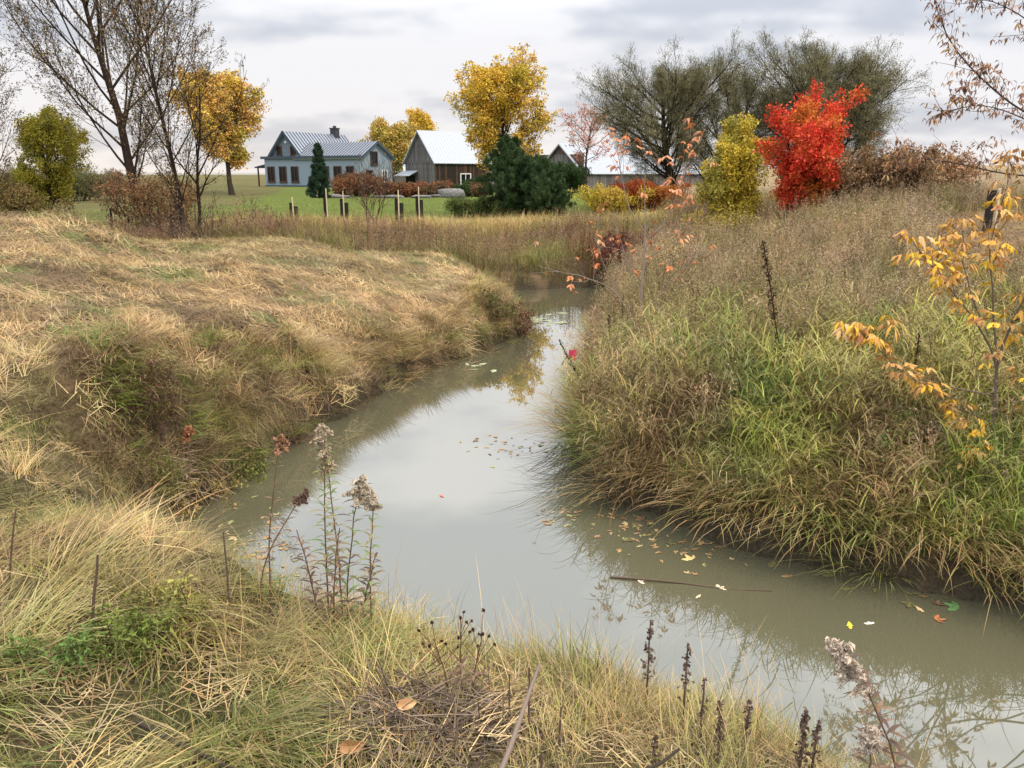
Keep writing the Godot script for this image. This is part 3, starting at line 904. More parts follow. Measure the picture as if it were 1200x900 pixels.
	# --- willows
	var willow := {h = 6.1, r = 0.3, lean = Vector3(-0.22, 0, 0), start = 0.14, kids = [36, 12, 7], ang = [1.05, 0.6, 0.5], ratio = [0.64, 0.42, 0.45], up = [0.03, 0.05, 0.08], wob = 0.12, slim = 0.26, thin = 0.008, bark = Color(0.06, 0.05, 0.035), form = "round",
		leaves = 5, loose = 0.28, leaf = ["thin1", "thin2"], size = 1.05, cols = [Color(0.16, 0.155, 0.085), Color(0.22, 0.205, 0.11), Color(0.27, 0.25, 0.14)]}
	tree("willow_tree", spot(795, 46.0, 0.2), "broad olive willow with a leaning dark trunk above the creek", "tree", willow)
	var w2 := willow.duplicate()
	w2.merge({h = 6.2, r = 0.22, lean = Vector3(0.1, 0, 0), ratio = [0.56, 0.45, 0.45]}, true)
	tree("willow_tree", spot(828, 49.0, 0.2), "second olive willow close behind the yellow small tree", "tree", w2)
	w2 = willow.duplicate()
	w2.merge({h = 6.6, r = 0.28, lean = Vector3(-0.04, 0, 0), ratio = [0.62, 0.45, 0.45], start = 0.1}, true)
	tree("willow_tree", spot(945, 46.0, 0.2), "large olive willow towering behind the red maple", "tree", w2)
	w2 = willow.duplicate()
	w2.merge({h = 5.3, r = 0.22, lean = Vector3(0.1, 0, 0), ratio = [0.5, 0.45, 0.45], start = 0.08}, true)
	tree("willow_tree", spot(984, 44.0, 0.2), "rightmost olive willow, low and spreading, right of the red maple", "tree", w2)
	# --- coloured small trees on the right bank
	tree("red_maple", spot(938, 24.5, 0.1), "small scarlet maple glowing above the right bank", "tree", {stems = 6, foot = 0.35, splay = 0.2, lean = Vector3(0.02, 0, 0), h = 3.35, r = 0.045, start = 0.08, kids = [15, 7, 5], ang = [0.6, 0.6, 0.6], ratio = [0.36, 0.45, 0.45], up = [0.02, 0.08, 0.04], wob = 0.14, thin = 0.004, bark = brown_bark, form = "vase",
		leaves = 2, loose = 0.11, leaf = ["mid1", "mid2"], size = 1.0, patch = 5.0, cols = [Color(0.66, 0.06, 0.035), Color(0.78, 0.075, 0.04), Color(0.66, 0.13, 0.03), Color(0.8, 0.08, 0.07), Color(0.6, 0.2, 0.04)]})
	tree("yellow_tree", spot(862, 26.5, 0.1), "small yellow leaved tree left of the scarlet maple", "tree", {stems = 3, foot = 0.3, splay = 0.2, h = 3.7, r = 0.04, start = 0.06, kids = [16, 7, 4], ang = [0.6, 0.6, 0.6], ratio = [0.36, 0.45, 0.45], up = [0.02, 0.08, 0.04], wob = 0.14, thin = 0.004, bark = brown_bark,
		leaves = 3, loose = 0.09, leaf = ["mid1", "mid2"], cols = [Color(0.5, 0.4, 0.05), Color(0.6, 0.46, 0.06), Color(0.38, 0.34, 0.07)]})
	var bush := {stems = 14, foot = 0.6, splay = 0.6, h = 1.6, r = 0.02, start = 0.15, kids = [7, 5], ang = [0.6, 0.6], ratio = [0.42, 0.45], up = [0.02, 0.05], wob = 0.14, thin = 0.003, bark = brown_bark, leaves = 3, loose = 0.08, leaf = ["mid1", "few1"], cols = [Color(0.3, 0.2, 0.1)]}
	for d in [
		[848, 23.0, 1.5, 0.7, "low golden bush on the right bank under the yellow tree", [Color(0.36, 0.27, 0.05), Color(0.28, 0.25, 0.06)]],
		[900, 26.0, 0.9, 0.6, "small olive and gold bush at the scarlet maple's foot", [Color(0.3, 0.24, 0.06), Color(0.25, 0.17, 0.08)]],
		[716, 40.0, 1.4, 0.8, "bright yellow bush right of the dark pine", [Color(0.5, 0.4, 0.05), Color(0.55, 0.38, 0.08)]],
		[752, 43.0, 1.25, 1.1, "dark red bush left of the willow's trunk", [Color(0.3, 0.05, 0.025), Color(0.38, 0.1, 0.03)]],
		[778, 42.0, 1.2, 1.1, "rust orange bush against the willow's trunk", [Color(0.36, 0.1, 0.03), Color(0.42, 0.17, 0.04)]],
		[738, 22.3, 1.35, 0.9, "dark maroon bush at the water's far bend", [Color(0.1, 0.03, 0.025), Color(0.14, 0.05, 0.035)]],
		[985, 25.0, 1.45, 0.9, "brown dry bush right of the scarlet maple's foot", [Color(0.26, 0.16, 0.09), Color(0.2, 0.15, 0.07)]],
		[1022, 24.0, 1.6, 1.0, "tallest brown dry bush on the crest of the right bank", [Color(0.25, 0.16, 0.09), Color(0.3, 0.2, 0.11)]],
		[1066, 26.0, 1.6, 0.9, "sparse tan bush, last on the crest before the field", [Color(0.42, 0.25, 0.14), Color(0.36, 0.2, 0.11)]],
		[18, 62.0, 2.4, 2.0, "olive hedge bush far behind the yellow green tree", [Color(0.14, 0.14, 0.06), Color(0.2, 0.16, 0.08)]],
		[48, 66.0, 2.6, 2.2, "brown hedge bush, second along the far left hedge", [Color(0.2, 0.14, 0.08), Color(0.15, 0.13, 0.07)]],
		[82, 64.0, 2.4, 2.2, "dull green hedge bush, third along the far left hedge", [Color(0.13, 0.14, 0.06), Color(0.18, 0.17, 0.07)]],
		[118, 66.0, 2.2, 2.2, "grey brown hedge bush right of the far left hedge", [Color(0.19, 0.14, 0.09), Color(0.15, 0.14, 0.07)]],
		[622, 44.0, 1.0, 1.4, "low green bush at the right foot of the pine", [Color(0.1, 0.14, 0.04), Color(0.14, 0.17, 0.05)]],
		[560, 42.0, 0.9, 1.2, "low green bush at the left foot of the pine", [Color(0.12, 0.16, 0.05), Color(0.16, 0.19, 0.06)]]]:
		var b := bush.duplicate()
		b.merge({h = d[2] * 1.15, foot = d[3], cols = d[5], stems = int(12 + d[3] * 10)}, true)
		tree("bush", spot(d[0], d[1], 0.08), d[4], "bush", b)
	# --- conifers
	tree("pine_tree", spot(617, 41.0, 0.1), "bushy dark green pine standing on the lawn", "tree", {stems = 3, foot = 0.8, splay = 0.2, h = 4.0, r = 0.08, start = 0.02, kids = [34, 8, 4], ang = [1.1, 0.65, 0.6], ratio = [0.53, 0.42, 0.42], up = [0.02, 0.1, 0.1], wob = 0.1, thin = 0.006, bark = brown_bark, form = "cone",
		leaves = 3, loose = 0.05, leaf = ["need1", "need2"], needles = true, size = 1.0, cols = [Color(0.045, 0.085, 0.03), Color(0.075, 0.13, 0.045), Color(0.055, 0.1, 0.04)]})
	tree("spruce_tree", spot(374, 74.0, 0.1), "slim conical dark spruce in front of the blue house", "tree", {h = 4.9, r = 0.1, start = 0.02, kids = [70, 9], ang = [1.35, 0.7], ratio = [0.2, 0.42], up = [0.0, 0.05], wob = 0.05, thin = 0.008, bark = brown_bark, form = "cone",
		leaves = 5, loose = 0.06, leaf = ["need1", "spruce1"], needles = true, size = 1.3, cols = [Color(0.03, 0.065, 0.035), Color(0.045, 0.085, 0.045)]})
	# --- garden shrubs below the house
	var hedge := {stems = 12, foot = 0.9, splay = 0.5, h = 1.3, r = 0.02, start = 0.1, kids = [6, 5], ang = [0.6, 0.6], ratio = [0.4, 0.45], up = [0.02, 0.05], wob = 0.14, thin = 0.006, bark = brown_bark, leaves = 2, loose = 0.12, size = 2.0, leaf = ["mid1", "mid2"], cols = [Color(0.2, 0.1, 0.05)]}
	var k := 0
	for d in [[404, 78.0, 1.5], [420, 79.0, 2.0], [436, 78.0, 1.7], [452, 79.0, 1.1], [466, 80.0, 1.0], [480, 79.0, 0.95], [494, 80.0, 1.0], [507, 79.0, 0.9], [520, 80.0, 1.0], [550, 83.0, 1.0], [564, 82.0, 1.1]]:
		var b := hedge.duplicate()
		b.merge({h = d[2] * 1.2, cols = [[Color(0.22, 0.1, 0.05), Color(0.3, 0.15, 0.07)], [Color(0.15, 0.09, 0.05), Color(0.2, 0.12, 0.06)], [Color(0.26, 0.12, 0.06), Color(0.18, 0.08, 0.05)]][k % 3]}, true)
		tree("garden_shrub", spot(d[0], d[1], 0.05), "rusty brown garden shrub, %s from the blue house along the bed" % ["nearest", "second", "third", "fourth", "fifth", "sixth", "seventh", "eighth", "ninth", "tenth", "last"][k], "shrub", b, "rusty shrubs in the garden bed")
		k += 1
	for d in [[537, 80.5, 0.9, 0.55, "small clipped dark green bush beside the grey boulder"], [556, 88.0, 1.5, 1.0, "rounded green bush in front of the barn's plank wall"], [663, 92.0, 3.0, 1.5, "dark green rounded bush against the low barn's gable"]]:
		var b := hedge.duplicate()
		b.merge({h = d[2] * 1.1, foot = d[3], stems = 18, leaves = 3, cols = [Color(0.03, 0.06, 0.02), Color(0.05, 0.085, 0.025)]}, true)
		tree("green_bush", spot(d[0], d[1], 0.05), d[4], "bush", b)
# ---------------------------------------------------------------- house, barns, garden
func bar(s: Shape, a: Vector3, b: Vector3, w: float, t: float, c := Color.WHITE, up := Vector3.UP) -> void:
	var d := (b - a).normalized()
	var side := d.cross(up).normalized()
	s.box((a + b) * 0.5, Vector3(w, t, (b - a).length()), c, Basis(side, side.cross(d) * -1.0 if false else d.cross(side) * -1.0, d * -1.0).orthonormalized())

func slab(s: Shape, q: Array, t: float, c := Color.WHITE) -> void:     # a four or three cornered sheet with thickness along its own normal
	var n: Vector3 = (q[1] - q[0]).cross(q[2] - q[0]).normalized() * t
	var k := q.size()
	for i in range(1, k - 1):
		s.tri(q[0], q[i + 1], q[i], c)
		s.tri(q[0] - n, q[i] - n, q[i + 1] - n, c)
	for i in k:
		var j := (i + 1) % k
		s.quad(q[i], q[j], q[j] - n, q[i] - n, c)

func wall_at(o: Node, called: String, m: Material, q: Array, t := 0.15) -> MeshInstance3D:
	var s := Shape.new()
	slab(s, q, t)
	return put(s, called, m, o)

func roof_seams(o: Node, m: Material, e0: Vector3, e1: Vector3, r0: Vector3, r1: Vector3, n: int) -> void:   # standing seams between eave and ridge
	var s := Shape.new()
	for i in n + 1:
		var t := float(i) / n
		var a := e0.lerp(e1, t); var b := r0.lerp(r1, t)
		var d := (b - a).normalized(); var x := (e1 - e0).normalized(); var up := x.cross(d).normalized()
		if up.y < 0.0: up = -up
		s.box((a + b) * 0.5 + up * 0.05, Vector3(0.06, 0.1, (b - a).length()), Color.WHITE, Basis(x, up, x.cross(up)))
	var q := put(s, "seams", m, o)
	q.set_meta("kind", "stuff")

func window_at(o: Node3D, p: Vector3, right: Vector3, w: float, h: float, frame: Material, panes := 2) -> void:   # p: middle of the sill on the wall's face
	var out := right.cross(Vector3.UP).normalized()
	var n := Node3D.new()
	n.name = "window"
	o.add_child(n, true)
	n.transform = Transform3D(Basis(right, Vector3.UP, right.cross(Vector3.UP)), p)
	var f := Shape.new()
	var t := 0.12
	f.box(Vector3(0, t * 0.5, 0.03), Vector3(w, t, 0.16)); f.box(Vector3(0, h - t * 0.5, 0.03), Vector3(w, t, 0.16))
	f.box(Vector3(-w * 0.5 + t * 0.5, h * 0.5, 0.03), Vector3(t, h - 2 * t, 0.16)); f.box(Vector3(w * 0.5 - t * 0.5, h * 0.5, 0.03), Vector3(t, h - 2 * t, 0.16))
	for k in range(1, panes):
		f.box(Vector3(-w * 0.5 + w * k / panes, h * 0.5, 0.025), Vector3(t * 0.6, h - 2 * t, 0.13))
	f.box(Vector3(0, -0.05, 0.06), Vector3(w + 0.16, 0.09, 0.26))
	put(f, "frame", frame, n)
	for k in panes:
		var g := Shape.new()
		g.box(Vector3(-w * 0.5 + w * (k + 0.5) / panes, h * 0.5, 0.01), Vector3(w / panes - 0.1, h - 0.2, 0.03))
		put(g, "pane", M.glass, n)

func build_buildings() -> void:
	M.glass = mat(Color(0.012, 0.012, 0.013), 0.08, 0.35)
	M.blue = mat(Color(0.21, 0.27, 0.32), 0.75)
	M.blue_dark = mat(Color(0.05, 0.075, 0.095), 0.6)
	M.shingle = mat(Color(0.15, 0.19, 0.22), 0.8)
	M.roof = mat(Color(0.3, 0.33, 0.38), 0.38, 0.5); M.roof.metallic = 0.5
	M.seam = mat(Color(0.13, 0.15, 0.18), 0.5); M.seam.metallic = 0.4
	M.brown_frame = mat(Color(0.075, 0.04, 0.03), 0.6)
	M.white = mat(Color(0.7, 0.7, 0.7), 0.6)
	M.tin = mat(Color(0.36, 0.4, 0.45), 0.5, 0.4); M.tin.metallic = 0.1
	M.brick = mat(Color(0.05, 0.055, 0.065), 0.8)
	# ---- the house: front along local x, its depth along local -z
	var a := deg_to_rad(28.0)
	var o := thing("farmhouse", spot(312, 116.0, 0.1), "blue grey farmhouse with a ribbed metal roof and chimney", "house", "", -a)
	var W := 16.6; var H := 3.9
	wall_at(o, "wall", M.blue, [Vector3(0, 0, 0), Vector3(W, 0, 0), Vector3(W, H, 0), Vector3(0, H, 0)])
	o.get_child(o.get_child_count() - 1).set_meta("label", "blue grey front wall with a row of brown windows")
	wall_at(o, "wall", M.blue, [Vector3(0, 0, -9.0), Vector3(0, 0, -0.16), Vector3(0, H, -0.16), Vector3(0, H, -9.0)])
	# right end wall, with its gable
	wall_at(o, "wall", M.blue, [Vector3(W, 0, -0.16), Vector3(W, 0, -7.0), Vector3(W, H, -7.0), Vector3(W, 5.75, -3.5), Vector3(W, H, -0.16)])
	wall_at(o, "wall", M.blue, [Vector3(W - 0.16, 0, -7.0), Vector3(0, 0, -7.0), Vector3(0, H, -7.0), Vector3(W - 0.16, H, -7.0)])
	# upper gable of the main block
	var gc := 3.3; var gw := 3.1; var gz := -0.9
	wall_at(o, "gable_wall", M.shingle, [Vector3(gc - gw, H - 0.1, gz), Vector3(gc + gw, H - 0.1, gz), Vector3(gc, 7.2, gz)])
	var back := gz - 12.0
	wall_at(o, "gable_wall", M.shingle, [Vector3(gc + gw, H - 0.1, back), Vector3(gc - gw, H - 0.1, back), Vector3(gc, 7.2, back)])
	wall_at(o, "wall", M.blue, [Vector3(gc + gw, 0, -7.1), Vector3(gc + gw, 0, back), Vector3(gc + gw, H, back), Vector3(gc + gw, H, -7.1)])
	# roofs
	var rk := Vector3(gc, 7.42, gz + 0.45); var rb := Vector3(gc, 7.42, back - 0.4)
	var el := Vector3(gc - gw - 0.35, H - 0.32, gz + 0.45); var er := Vector3(gc + gw + 0.35, H - 0.32, gz + 0.45)
	var elb := Vector3(el.x, el.y, rb.z); var erb := Vector3(er.x, er.y, rb.z)
	var r := wall_at(o, "roof", M.roof, [er, erb, rb, rk], 0.18)
	roof_seams(r, M.seam, er, erb, rk, rb, 20)
	r = wall_at(o, "roof", M.roof, [elb, el, rk, rb], 0.18)
	roof_seams(r, M.seam, el, elb, rk, rb, 20)
	var tr := Shape.new()
	for e in [el, er]:
		var d: Vector3 = (rk - e).normalized()
		tr.box((e + rk) * 0.5 + Vector3(0, -0.05, 0.04), Vector3((rk - e).length() + 0.1, 0.3, 0.08), Color.WHITE, Basis(d, Vector3(-d.y, d.x, 0), Vector3(0, 0, 1)))
	put(tr, "rake_board", M.blue_dark, o)
	var wr0 := Vector3(gc + 2.2, 5.95, -3.5); var wr1 := Vector3(W + 0.35, 5.95, -3.5)
	var we0 := Vector3(gc + 2.2, H - 0.12, 0.3); var we1 := Vector3(W + 0.35, H - 0.12, 0.3)
	r = wall_at(o, "roof", M.roof, [we0, we1, wr1, wr0], 0.16)
	roof_seams(r, M.seam, we0, we1, wr0, wr1, 24)
	var wb0 := Vector3(gc + 2.2, H - 0.12, -7.3); var wb1 := Vector3(W + 0.35, H - 0.12, -7.3)
	wall_at(o, "roof", M.roof, [wb1, wb0, wr0, wr1], 0.16)
	tr = Shape.new()
	for e in [we1, wb1]:
		var d: Vector3 = (wr1 - e).normalized()
		tr.box((e + wr1) * 0.5 + Vector3(0.05, -0.05, 0), Vector3(0.08, 0.28, (wr1 - e).length() + 0.1), Color.WHITE, Basis(Vector3(1, 0, 0), d.cross(Vector3(1, 0, 0)) if d.cross(Vector3(1, 0, 0)).y > 0 else -d.cross(Vector3(1, 0, 0)), -d))
	put(tr, "rake_board", M.blue_dark, o)
	# cornice, base, flat top of the front range
	tr = Shape.new()
	tr.box(Vector3(W * 0.5 - 0.1, H + 0.06, 0.12), Vector3(W + 0.7, 0.34, 0.34))
	put(tr, "cornice", M.blue_dark, o)
	tr = Shape.new()
	tr.box(Vector3(3.0, H + 0.1, -0.75), Vector3(7.2, 0.12, 1.4))
	put(tr, "flat_roof", M.blue_dark, o)
	tr = Shape.new()
	tr.box(Vector3(W * 0.5, 0.12, 0.05), Vector3(W + 0.1, 0.34, 0.14))
	put(tr, "base_course", M.blue_dark, o)
	tr = Shape.new()
	tr.box(Vector3(gc, 7.5, back + 1.6), Vector3(1.0, 1.5, 0.9)); tr.box(Vector3(gc, 8.3, back + 1.6), Vector3(1.16, 0.14, 1.06)); tr.box(Vector3(gc, 8.52, back + 1.6), Vector3(0.35, 0.3, 0.35))
	put(tr, "chimney", M.brick, o)
	var lamp := SphereMesh.new(); lamp.radius = 0.2; lamp.height = 0.2; lamp.radial_segments = 12; lamp.rings = 6
	var ve := put_mesh(lamp, "gable_light", M.white, o)  # small round light on the gable, a plain white body
	ve.position = Vector3(gc, 6.0, gz + 0.04); ve.scale = Vector3(1, 1.8, 0.4)
	for x in [1.15, 3.3, 5.45, 10.8, 12.9, 15.0]:
		window_at(o, Vector3(x, 0.75, 0.0), Vector3.RIGHT, 1.3, 2.05, M.brown_frame)
	for x in [gc - 1.25, gc + 1.25]:
		window_at(o, Vector3(x, 4.25, gz), Vector3.RIGHT, 0.9, 1.25, M.brown_frame)
	window_at(o, Vector3(W, 3.0, -3.0), Vector3(0, 0, -1), 1.5, 1.7, M.brown_frame, 1)
	window_at(o, Vector3(W, 0.2, -1.9), Vector3(0, 0, -1), 1.4, 2.1, M.brown_frame, 1)
	window_at(o, Vector3(W, 0.7, -5.2), Vector3(0, 0, -1), 1.2, 1.6, M.white, 2)
	# side porch
	var po := Node3D.new(); po.name = "porch"; o.add_child(po)
	for z in [-0.3, -3.2]:
		tr = Shape.new(); tr.box(Vector3(-1.6, 1.35, z), Vector3(0.16, 2.7, 0.16)); put(tr, "post", M.brown_frame, po)
	tr = Shape.new(); slab(tr, [Vector3(-2.0, 2.75, 0.0), Vector3(0.0, 3.1, 0.0), Vector3(0.0, 3.1, -3.6), Vector3(-2.0, 2.75, -3.6)], 0.16); put(tr, "porch_roof", M.blue_dark, po)
	# ---- the barns
	barn("barn", spot(476, 112.0, 0.1), deg_to_rad(-52.0), 7.4, 17.0, 3.35, 7.2, "weathered grey plank barn with a pale metal roof", true)
	barn("barn", spot(630, 104.0, 0.1), deg_to_rad(-46.0), 7.6, 26.0, 2.2, 5.5, "long low plank barn with a reddish gable behind the pine", false)
	# ---- distant shed between house and barn
	o = thing("shed", spot(461, 150.0, 0.1), "low grey shed glimpsed between the house and the barn", "shed", "", 0.1)
	wall_at(o, "wall", M.plank_grey, [Vector3(0, 0, 0), Vector3(7, 0, 0), Vector3(7, 2.1, 0), Vector3(0, 2.1, 0)])
	wall_at(o, "wall", M.plank_grey, [Vector3(7, 0, -0.16), Vector3(7, 0, -5), Vector3(7, 2.1, -5), Vector3(7, 2.1, -0.16)])
	wall_at(o, "wall", M.plank_grey, [Vector3(0, 0, -5), Vector3(0, 0, -0.16), Vector3(0, 2.1, -0.16), Vector3(0, 2.1, -5)])
	wall_at(o, "roof", M.tin, [Vector3(-0.3, 2.15, 0.3), Vector3(7.3, 2.15, 0.3), Vector3(7.3, 3.6, -5.2), Vector3(-0.3, 3.6, -5.2)])

func planks(o: Node3D, called: String, p: Vector3, right: Vector3, w: float, heights: Callable, m: Array, base := 0.0) -> void:
	# upright boards, each a few millimetres off its neighbours, joined by tone
	var n := int(w / 0.24)
	var out := right.cross(Vector3.UP).normalized()
	var sh := []
	for k in m: sh.append(Shape.new())
	for i in n:
		var x := (i + 0.5) * w / n
		var top: float = heights.call(x)
		var s: Shape = sh[rng.randi() % m.size()]
		var b := base - rr(0.0, 0.06)
		s.box(p + right * x + Vector3.UP * (b + top) * 0.5 + out * rr(-0.012, 0.012), Vector3(w / n - 0.018, top - b, 0.05), Color.WHITE, Basis(right, Vector3.UP, out))
	for k in m.size():
		var q := put(sh[k], called, m[k], o)
		q.set_meta("kind", "stuff")

func barn(called: String, at: Vector3, turn: float, w: float, l: float, eave: float, ridge: float, label: String, main: bool) -> void:
	if not M.has("plank_grey"):
		for d in [["plank_grey", Color(0.21, 0.2, 0.195)], ["plank_grey2", Color(0.27, 0.255, 0.245)], ["plank_grey3", Color(0.17, 0.16, 0.155)], ["plank_brown", Color(0.085, 0.055, 0.035)], ["plank_brown2", Color(0.15, 0.085, 0.05)], ["plank_brown3", Color(0.05, 0.04, 0.033)], ["plank_red", Color(0.2, 0.1, 0.085)], ["inner", Color(0.14, 0.12, 0.105)]]:
			var pm := mat(d[1], 0.9)
			pm.albedo_texture = noise_tex(0.03, 0.55, 1.0, 256, 4, 40)
			pm.uv1_triplanar = true
			pm.uv1_scale = Vector3(1.6, 0.16, 1.6)
			M[d[0]] = pm
	var grey := [M.plank_grey, M.plank_grey2, M.plank_grey3]
	var o := thing(called, at, label, "barn", "", turn)
	rng.seed = 77
	var gable := func(x: float) -> float: return eave + (ridge - eave) * (1.0 - absf(x - w * 0.5) / (w * 0.5))
	var level := func(_x: float) -> float: return eave
	# core behind the boards
	var s := Shape.new()
	s.box(Vector3(w * 0.5, eave * 0.5, -l * 0.5), Vector3(w - 0.12, eave - 0.02, l - 0.12))
	slab(s, [Vector3(0.1, eave - 0.02, -0.06), Vector3(w - 0.1, eave - 0.02, -0.06), Vector3(w * 0.5, ridge - 0.12, -0.06)], 0.05)
	slab(s, [Vector3(w - 0.1, eave - 0.02, -l + 0.06), Vector3(0.1, eave - 0.02, -l + 0.06), Vector3(w * 0.5, ridge - 0.12, -l + 0.06)], 0.05)
	put(s, "inner_wall", M.inner, o)
	if main:
		planks(o, "gable_boards", Vector3(0, 0, 0), Vector3.RIGHT, w, gable, grey, eave + 0.06)
		planks(o, "end_boards", Vector3(0, 0, 0), Vector3.RIGHT, w, level, grey)
		planks(o, "side_boards", Vector3(w, 0, 0), Vector3(0, 0, -1), l, level, [M.plank_brown, M.plank_brown2, M.plank_brown3, M.plank_brown3])
	else:
		planks(o, "gable_boards", Vector3(0, 0, 0), Vector3.RIGHT, w, gable, [M.plank_red, M.plank_red, M.plank_grey3], eave + 2.2)
		planks(o, "end_boards", Vector3(0, 0, 0), Vector3.RIGHT, w, func(x: float) -> float: return minf(eave + 2.18, eave + (ridge - eave) * (1.0 - absf(x - w * 0.5) / (w * 0.5))), grey)
		planks(o, "side_boards", Vector3(w, 0, 0), Vector3(0, 0, -1), l, level, grey)
	planks(o, "side_boards", Vector3(0, 0, -l), Vector3(0, 0, 1), l, level, grey)
	planks(o, "end_boards", Vector3(w, 0, -l), Vector3.LEFT, w, gable, grey)
	# roof: two sheets with an overhang
	var run := w * 0.5 + 0.3
	var drop := (ridge - eave) / (w * 0.5) * run
	var top := ridge + 0.14
	var z0 := 0.35; var z1 := -l - 0.35
	for side in [1, -1]:
		var e0 := Vector3(w * 0.5 + side * run, top - drop, z0); var e1 := Vector3(w * 0.5 + side * run, top - drop, z1)
		var k0 := Vector3(w * 0.5, top, z0); var k1 := Vector3(w * 0.5, top, z1)
		var r := wall_at(o, "roof", M.tin, [e0, e1, k1, k0] if side > 0 else [e1, e0, k0, k1], 0.12)
		var cor := Shape.new()                       # low ribs of the sheet metal
		var n := int(l / 0.45)
		for i in n:
			var t := (i + 0.5) / n
			var p := e0.lerp(e1, t); var q := k0.lerp(k1, t)
			var d := (q - p).normalized(); var up := Vector3(0, 0, -1).cross(d).normalized()
			if up.y < 0.0: up = -up
			cor.box((p + q) * 0.5 + up * 0.012, Vector3(0.07, 0.024, (q - p).length()), Color.WHITE, Basis(Vector3(0, 0, 1).cross(Vector3.ZERO) if false else d.cross(up), up, -d))
		var c := put(cor, "ribs", M.tin, r)
		c.set_meta("kind", "stuff")
		var bd := Shape.new()
		var d2 := (k0 - e0).normalized()
		bd.box((e0 + k0) * 0.5 + Vector3(0, -0.16, -0.05), Vector3((k0 - e0).length(), 0.18, 0.06), Color.WHITE, Basis(d2, Vector3(-d2.y, d2.x, 0), Vector3(0, 0, 1)))
		put(bd, "rake_board", M.plank_grey2 if main else M.plank_red, o)
	if main:
		s = Shape.new()
		s.box(Vector3(w * 0.5, eave + 0.03, 0.035), Vector3(w, 0.12, 0.05))
		put(s, "ledge", M.plank_grey2, o)
		window_at(o, Vector3(w + 0.03, 0.45, -4.6), Vector3(0, 0, -1), 1.7, 1.5, M.white, 2)
		s = Shape.new()
		slab(s, [Vector3(-0.5, 1.65, 1.5), Vector3(3.2, 1.65, 1.5), Vector3(3.2, 2.3, 0.03), Vector3(-0.5, 2.3, 0.03)], 0.08)
		put(s, "door_canopy", M.tin, o)
		s = Shape.new(); s.box(Vector3(1.3, 0.85, 0.04), Vector3(2.4, 1.7, 0.06)); put(s, "shaded_opening", M.plank_brown3, o)  # dark panel stands in for the shaded opening under the canopy
		s = Shape.new(); s.box(Vector3(w + 0.06, 1.2, -9.5), Vector3(0.08, 2.2, 2.6)); put(s, "sliding_door", M.plank_grey2, o)

func boulder(at: Vector3, size: Vector3, label: String, sd: int) -> void:
	var n := FastNoiseLite.new(); n.seed = sd; n.frequency = 0.9
	var sp := SphereMesh.new(); sp.radial_segments = 14; sp.rings = 8; sp.radius = 0.5; sp.height = 1.0
	var arr := sp.get_mesh_arrays()
	var v: PackedVector3Array = arr[Mesh.ARRAY_VERTEX]
	for i in v.size():
		var p := v[i]
		p *= 1.0 + 0.35 * n.get_noise_3d(p.x * 2.0, p.y * 2.0, p.z * 2.0)
		p.y = clampf(p.y, -0.3, 0.32 + 0.1 * n.get_noise_2d(p.x * 2.0, p.z * 2.0))
		v[i] = p * size
	var st := SurfaceTool.new()
	arr[Mesh.ARRAY_VERTEX] = v
	var me := ArrayMesh.new(); me.add_surface_from_arrays(Mesh.PRIMITIVE_TRIANGLES, arr)
	st.create_from(me, 0); st.generate_normals()
	var o := put_mesh(st.commit(), "boulder", M.stone, self)
	o.position = at + Vector3(0, size.y * 0.22, 0)
	tag(o, label, "boulder", "boulders along the garden bed")

